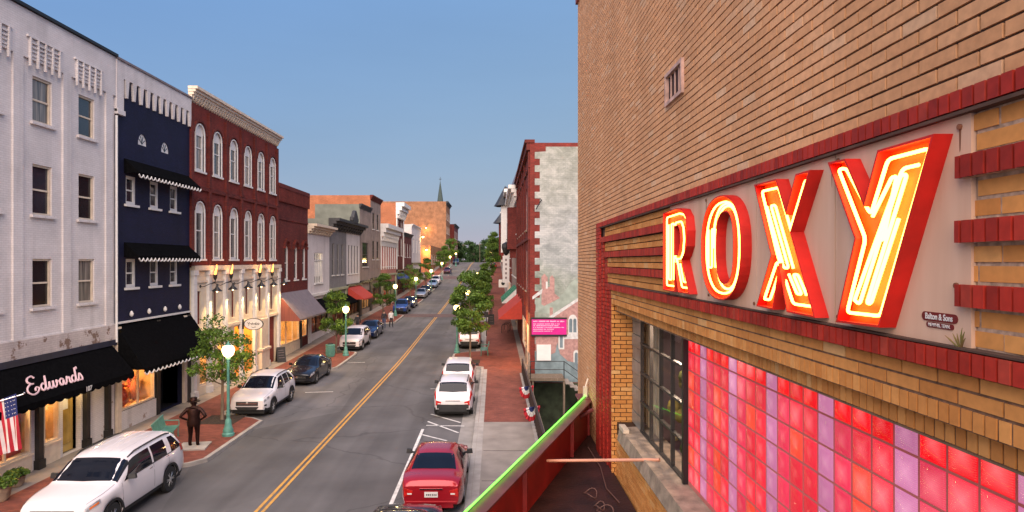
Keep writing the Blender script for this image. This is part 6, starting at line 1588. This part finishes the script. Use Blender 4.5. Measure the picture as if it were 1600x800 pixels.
for i, (x, y, s, p, lab) in enumerate(((-22, 262, 1.25, 1, 'far tree leftmost on the skyline beside the big brick block'), (-14.5, 250, 1.0, 2, 'far tree left of the road crest'), (-9, 290, 1.0, 2, 'low far tree behind the crest left of the road end'), (-3, 330, 1.15, 1, 'tallest far tree centred behind the end of the road'), (4, 320, 1.0, 1, 'far tree right of the road end'), (-14, 340, 1.1, 1, 'far round tree behind the left crest trees'), (-27, 330, 1.1, 1, 'far tree behind the left buildings at the crest'), (11, 360, 1.3, 1, 'far tree behind the right row'), (3.2, 262, .9, 2, 'far tree at the right kerb on the crest'), (-36, 380, 1.4, 1, 'distant tree far left of the crest'))):
    put(t1 if p == 1 else t2, K1 if p == 1 else K2, x, y, lab, s*.8, i*1.3, FG, 0)
for i, x in enumerate((-19, -15.5, -11.5, -7.5, -4.5, -1.5, 1.5, 5.5)):
    put(t2 if i % 2 else t1, K2 if i % 2 else K1, x, 305+7*((i*3) % 4), 'dark tree in the low skyline row behind the crest, number %s from the left' % ('one', 'two', 'three', 'four', 'five', 'six', 'seven', 'eight')[i], .55+.06*((i*5) % 3), i*.9, 'low skyline row of trees', -2.5)
for i, (x, y) in enumerate(((-13.2, 226), (-5.5, 246), (-12.3, 255))):
    t = thing('utility_pole', 'slim utility pole %s on the crest of the hill' % ('left of the road', 'nearest the road centre', 'farthest back')[i], 'pole', (x, y, g(y)), 0, 'utility poles at the crest')
    b = MB(); b.tube([(0, 0, 0), (0, 0, 7.5)], .12, 6); b.box(-1, 1, -.06, .06, 6.9, 7.05); b.build('post', 'bark', t)
# ================================================================== PEOPLE
def figure(t, P, m_of, feet_y=-.16, coat=False):
    """one continuous skinned body; P = joint dict"""
    J = ['pel', 'wai', 'che', 'nec', 'hea', 'top']; v = []; e = []; r = []; idx = {}
    def add(n, p, rad, par=None):
        idx[n] = len(v); v.append(p); r.append(rad)
        if par is not None: e.append((idx[par], idx[n]))
    add('pel', P['pel'], .15); add('wai', P['wai'], .135, 'pel'); add('che', P['che'], .165, 'wai'); add('nec', P['nec'], .06, 'che'); add('hea', P['hea'], .085, 'nec'); add('top', P['top'], .07, 'hea')
    for s in 'lr':
        add('sh'+s, P['sh'+s], .075, 'che'); add('el'+s, P['el'+s], .052, 'sh'+s); add('wr'+s, P['wr'+s], .034, 'el'+s); add('ha'+s, P['ha'+s], .040, 'wr'+s)
        add('hi'+s, P['hi'+s], .105, 'pel'); add('kn'+s, P['kn'+s], .07, 'hi'+s); add('an'+s, P['an'+s], .05, 'kn'+s)
        f = P['an'+s]; add('to'+s, (f[0], f[1]+feet_y, f[2]-.045), .045, 'an'+s)
    me = bpy.data.meshes.new('body'); me.from_pydata(v, e, []); o = bpy.data.objects.new('tmp', me); C.objects.link(o)
    md = o.modifiers.new('s', 'SKIN'); sv = me.skin_vertices[0].data
    for i, q in enumerate(r): sv[i].radius = (q, q*(.78 if i in (0, 1, 2) else 1))
    sv[0].use_root = True; ms = o.modifiers.new('d', 'SUBSURF'); ms.levels = 2; ms.render_levels = 2
    dg = bpy.context.evaluated_depsgraph_get(); bm_ = bpy.data.meshes.new_from_object(o.evaluated_get(dg)); bpy.data.objects.remove(o)
    # fingers, nose, ears joined into the same mesh
    b = MB(); b.v = [tuple(x.co) for x in bm_.vertices]; b.f = [tuple(p.vertices) for p in bm_.polygons]; b.mi = [0]*len(b.f); b.r = [None]*len(b.f)
    for s in 'lr':
        h_ = Vector(P['ha'+s]); d = (h_-Vector(P['wr'+s])).normalized(); a = d.cross(Vector((0, 1, .2))).normalized()
        for k, (o_, l_) in enumerate(((-.028, .075), (-.010, .085), (.009, .08), (.027, .062))):
            q = h_+a*o_+d*.02; b.tube([q, q+d*l_*.55, q+d*l_+Vector((0, -.012, -.012))], [.010, .009, .006], 5)
        q = h_-d*.02; b.tube([q, q+a*-.035+d*.02, q+a*-.05+d*.05], [.012, .011, .007], 5)
    hd = Vector(P['hea']); fy = -1 if feet_y < 0 else 1
    b.tube([hd+Vector((0, fy*.075, .02)), hd+Vector((0, fy*.105, -.01))], [.010, .016], 5)
    for s in (1, -1): b.tube([hd+Vector((s*.08, 0, .03)), hd+Vector((s*.092, -fy*.01, -.03))], [.016, .012], 5)
    for i, f in enumerate(b.f):
        c = sum((Vector(b.v[k]) for k in f), Vector())/len(f); b.mi[i] = m_of(c)
    o = b.build('body', P['mats'], t, smooth=True)
    return o
def pose(lh='down', walk=0.0, hip=False):
    P = dict(pel=(0, 0, .95), wai=(0, 0, 1.10), che=(0, 0, 1.33), nec=(0, 0, 1.48), hea=(0, -.01, 1.60), top=(0, 0, 1.70))
    for s, k in (('l', 1), ('r', -1)):
        w_ = walk*k
        P['sh'+s] = (k*.185, 0, 1.40)
        if hip: P['el'+s] = (k*.37, .10, 1.14); P['wr'+s] = (k*.22, -.04, 1.0); P['ha'+s] = (k*.17, -.09, .97)
        else: P['el'+s] = (k*.24, .03+w_*.12, 1.12); P['wr'+s] = (k*.25, -.04+w_*.22, .88); P['ha'+s] = (k*.25, -.06+w_*.26, .80)
        P['hi'+s] = (k*.09, 0, .90); P['kn'+s] = (k*.10, -.03-w_*.18, .50); P['an'+s] = (k*.11, .0-w_*.30, .09)
    return P
def person(x, y, rz, lab, mats, walk=.6, cat='person', grp='people walking in the street', dz=KB, s=1):
    t = thing('person', lab, cat, (x, y, g(y)+dz), rz, grp); t.scale = (s, s, s); P = pose(walk=walk)
    P['mats'] = ['skin', mats[0], mats[1], 'black']
    figure(t, P, lambda c: 3 if c.z < .12 else (2 if c.z < .97 and abs(c.x) < .2 else (0 if c.z > 1.47 or (c.z < .86) else 1)))
    b = MB(); b.lathe([(.075, 1.60), (.098, 1.66), (.09, 1.72), (.04, 1.765), (.01, 1.77)], (0, .015, 0), 12); b.build('hair', 'hair', t, smooth=True)
    return t
person(-10.9, 63.4, 0, 'person in dark clothes standing at the left kerb beside one in white', ('cloth_dark', 'cloth_blue'), .3)
person(-10.3, 64.0, .5, 'person in white top at the left kerb beside one in dark clothes', ('cloth_white', 'cloth_dark'), .5)
person(-12.9, 60.5, pi, 'person in dark coat walking up the left pavement', ('cloth_dark', 'cloth_dark'), .6)
person(-10.0, 148, 1.2, 'tiny pedestrian crossing the brick crosswalk on the hill', ('cloth_dark', 'cloth_blue'), .8, dz=.02)
person(-.36, 74.5, 0, 'person in black walking down the right pavement near the striped awning', ('cloth_dark', 'cloth_dark'), .6)
# bronze statue of a man, hands on hips, hat
st = thing('bronze_statue', 'dark bronze statue of a man in a hat with hands on hips', 'statue', (-11.45, 24.4, KB), radians(190))
P = pose(hip=True); P['mats'] = ['bronze']; figure(st, P, lambda c: 0); st.scale = (1.25, 1.25, 1.04)
b = MB(); b.lathe([(.05, 1.68), (.185, 1.672), (.195, 1.685), (.105, 1.70), (.10, 1.79), (.085, 1.82), (.02, 1.80)], (0, 0, 0), 16); b.build('hat', 'bronze', st, smooth=30)
b = MB(); b.lathe([(.19, .78), (.205, .95), (.165, 1.12), (.20, 1.33), (.17, 1.42), (.07, 1.47)], (0, 0, 0), 14)
b.v = [(x, y*.78, z) for x, y, z in b.v]; b.build('coat', 'bronze', st, smooth=True)
b = MB(); b.box(-.42, .42, -.42, .42, -.02, .05); b.build('plinth', 'kerb', st)
# bench
def bench(x, y, rz, lab):
    t = thing('park_bench', lab, 'bench', (x, y, g(y)+KB), rz, 'green metal benches')
    b = MB()
    for k in range(9): b.box(-.85, .85, -.05+.055*k, -.012+.055*k, .43, .455)
    b.build('seat', 'green', t)
    b = MB()
    for k in range(26): u = -.83+k*.0655; b.hexa([(u, .43, .46), (u+.04, .43, .46), (u+.04, .45, .46), (u, .45, .46)], [(u, .55, .86), (u+.04, .55, .86), (u+.04, .57, .86), (u, .57, .86)])
    b.tube([(-.86, .56, .88), (.86, .56, .88)], .03, 6); b.build('backrest', 'green', t)
    for s in (-.8, 0, .8):
        b = MB(); b.tube([(s, -.02, 0), (s, -.02, .43), (s, .44, .43), (s, .5, 0)], .026, 6); b.build('leg', 'green', t)
    for s in (-.86, .86):
        b = MB(); b.tube([(s, -.04, .44), (s, -.04, .64), (s, .5, .66)], .022, 6); b.build('armrest', 'green', t)
    return t
bench(-12.6, 25.1, pi/2+.25, 'green slatted bench behind the bronze statue')
bench(-.95, 48.2, -pi/2, 'green bench beside the nearest right tree')
# litter bin, planters with magenta flowers
t = thing('litter_bin', 'round green litter bin by the second left lamp post', 'litter bin', (-12.1, 47.3, KB+g(47)))
b = MB(); b.lathe([(.26, 0), (.31, .1), (.33, .78), (.35, .8), (.35, .9), (.28, .92)], n=20); b.build('bin_body', 'green', t, smooth=35)
b = MB(); b.lathe([(.22, .92), (.2, .99), (.05, 1.02)], n=16); b.build('lid', 'black', t, smooth=35)
b = MB()
for k in range(20): a = 2*pi*k/20; b.box(.325*cos(a)-.012, .325*cos(a)+.012, .325*sin(a)-.012, .325*sin(a)+.012, .12, .76)
b.build('slats', 'green', t)
M['flower'] = attrmat('magenta_petals', (.40, .02, .25), (.62, .05, .38), (.7, .12, .5), noise=.2)
def planter(x, y, lab, s=1, m='flower', box=False, gr='flower planters'):
    t = thing('flower_planter', lab, 'planter', (x, y, g(y)+KB), 0, gr); rn = random.Random(int(x*7+y*3))
    b = MB(); b.lathe([(.18*s, 0), (.26*s, .12*s), (.30*s, .38*s), (.33*s, .42*s), (.28*s, .40*s)], n=16); b.build('pot', 'stone', t, smooth=35)
    for nm, mm_, n, sz in (('foliage', 'leaf', 420, .05), ('flowers', m, 260 if m == 'flower' else 40, .04)):
        b = MB()
        for _ in range(n):
            a = rn.uniform(0, 2*pi); q = sqrt(rn.random())*.42*s; z = .40*s+(.36*s if nm == 'flowers' else .28*s)*sqrt(max(0, 1-(q/(.45*s))**2))*rn.uniform(.6, 1.05)
            p = Vector((q*cos(a), q*sin(a), z)); u = Vector((rn.gauss(0, 1), rn.gauss(0, 1), rn.gauss(0, .6))).normalized()*sz; v = u.cross(Vector((rn.gauss(0, 1), rn.gauss(0, 1), 1))).normalized()*sz
            b.rnd = rn.random(); b.F([b.P(p-u), b.P(p-v), b.P(p+u), b.P(p+v)])
        b.build(nm, mm_, t, fix=False)
    return t
planter(-11.7, 22.9, 'magenta flower planter behind the large white SUV', 1.0)
planter(-12.4, 43.2, 'pink flower planter behind the black sedan', .95)
planter(-15.0, 20.1, 'shrub pot against the shop window under the black awning', .8, 'leaf'); planter(-14.6, 18.9, 'dark leafy pot at the foot of the flag post', 1.0, 'leaf')
planter(-10.9, 25.6, 'small flower pot', .01) if False else None
# sandwich boards
for x, y, rz, lab in ((-15.0, 45.0, .6, 'small dark chalk board standing by the cream columns'), (-.30, 66.5, .1, 'dark sandwich board on the right pavement')):
    t = thing('sandwich_board', lab, 'sandwich board', (x, y, g(y)+KB), rz, 'sandwich boards')
    for s in (1, -1):
        b = MB(); b.hexa([(-.3, -.28*s, 0), (.3, -.28*s, 0), (.3, -.25*s, 0), (-.3, -.25*s, 0)], [(-.3, -.02*s, 1.05), (.3, -.02*s, 1.05), (.3, .01*s, 1.05), (-.3, .01*s, 1.05)]); o = b.build('board', 'dark_wood', t)
        b = MB()
        for k in range(4): z = .3+k*.17; y_ = -(.28-.26*z/1.05+.012)*s; b.box(-.2, .2-.05*(k % 2), y_-.004, y_+.004, z, z+.04)
        b.build('chalk_line', 'grey_metal', o)
# bollard-like dark post by white SUV; bike racks right
t = thing('post', 'short dark kerb post beside the roof of the white compact SUV', 'post', (-13.2, 37.2, KB)); b = MB(); b.lathe([(.12, 0), (.10, .1), (.09, .7), (.12, .75), (.1, .85), (.03, .92)], n=12); b.build('shaft', 'black', t, smooth=35)
for k in range(3):
    t = thing('bicycle_rack', 'black bicycle rack hoop, %s of three under the red awning' % ('nearest', 'middle', 'farthest')[k], 'bicycle rack', (1.0+.15*k, 60+k*1.1, g(60)+KB), 0, 'bicycle racks on the right pavement')
    b = MB(); b.tube([(-.3, 0, 0), (-.3, 0, .6), (-.2, 0, .8), (.2, 0, .8), (.3, 0, .6), (.3, 0, 0)], .03, 6); b.build('hoop', 'black', t)
t = thing('sign_post', 'small dark post with a sign at the kerb behind the right tree', 'sign', (-.7, 58, g(58)+KB)); b = MB(); b.tube([(0, 0, 0), (0, 0, 2.2)], .04, 6); b.box(-.18, .18, -.06, -.04, 1.7, 2.2); b.build('post', 'black', t)
# flag on the shop post
fl = thing('flag', 'stars and stripes flag hanging from an angled pole at the left edge', 'flag', (-14.5, 19.0, 3.0))
b = MB(); b.tube([(-.7, -.3, -.1), (.35, .25, .22)], .018, 6); b.lathe([(.01, 0), (.03, .02), (.03, .05), (.01, .07)], (.36, .26, .21), 8); b.build('pole', 'chrome', fl)
NX, NZ = 12, 26; W2, H2 = .62, 1.55; nm = []
def cloth(i, j):
    u = i/NX; v = j/NZ; x = -.42+W2*u*(1-.12*v)+.22*v; z = .0+.26*u-H2*v-.12*u*v; y = -.08+.5*u*.5+.07*sin(5.5*u*pi+v*2)*(.3+.7*v)
    return (x, y, z)
b = MB(); F_ = [[b.P(cloth(i, j)) for j in range(NZ+1)] for i in range(NX+1)]
for i in range(NX):
    for j in range(NZ):
        u = (i+.5)/NX; v = (j+.5)/NZ; s_ = int(u*13)
        b.mat = 2 if (v < .40 and u > .46) else (s_ % 2)
        b.F((F_[i][j], F_[i+1][j], F_[i+1][j+1], F_[i][j+1]))
b.mat = 1
for i in range(6):
    for j in range(5):
        u = .5+.085*i; v = .03+.075*j
        p = Vector(cloth(u*NX, v*NZ)); b.poly([(p.x-.012, p.y-.012, p.z-.012), (p.x+.012, p.y-.012, p.z-.012), (p.x+.012, p.y-.012, p.z+.012), (p.x-.012, p.y-.012, p.z+.012)])
b.build('flag_cloth', [mat('flag_red', (.42, .02, .035), .8), mat('flag_white', (.65, .62, .62), .8), mat('flag_blue', (.02, .03, .13), .8)], fl, fix=False, smooth=False)
# round patriotic bunting above the shop window
# distant haze is not visible in the photo; nothing added
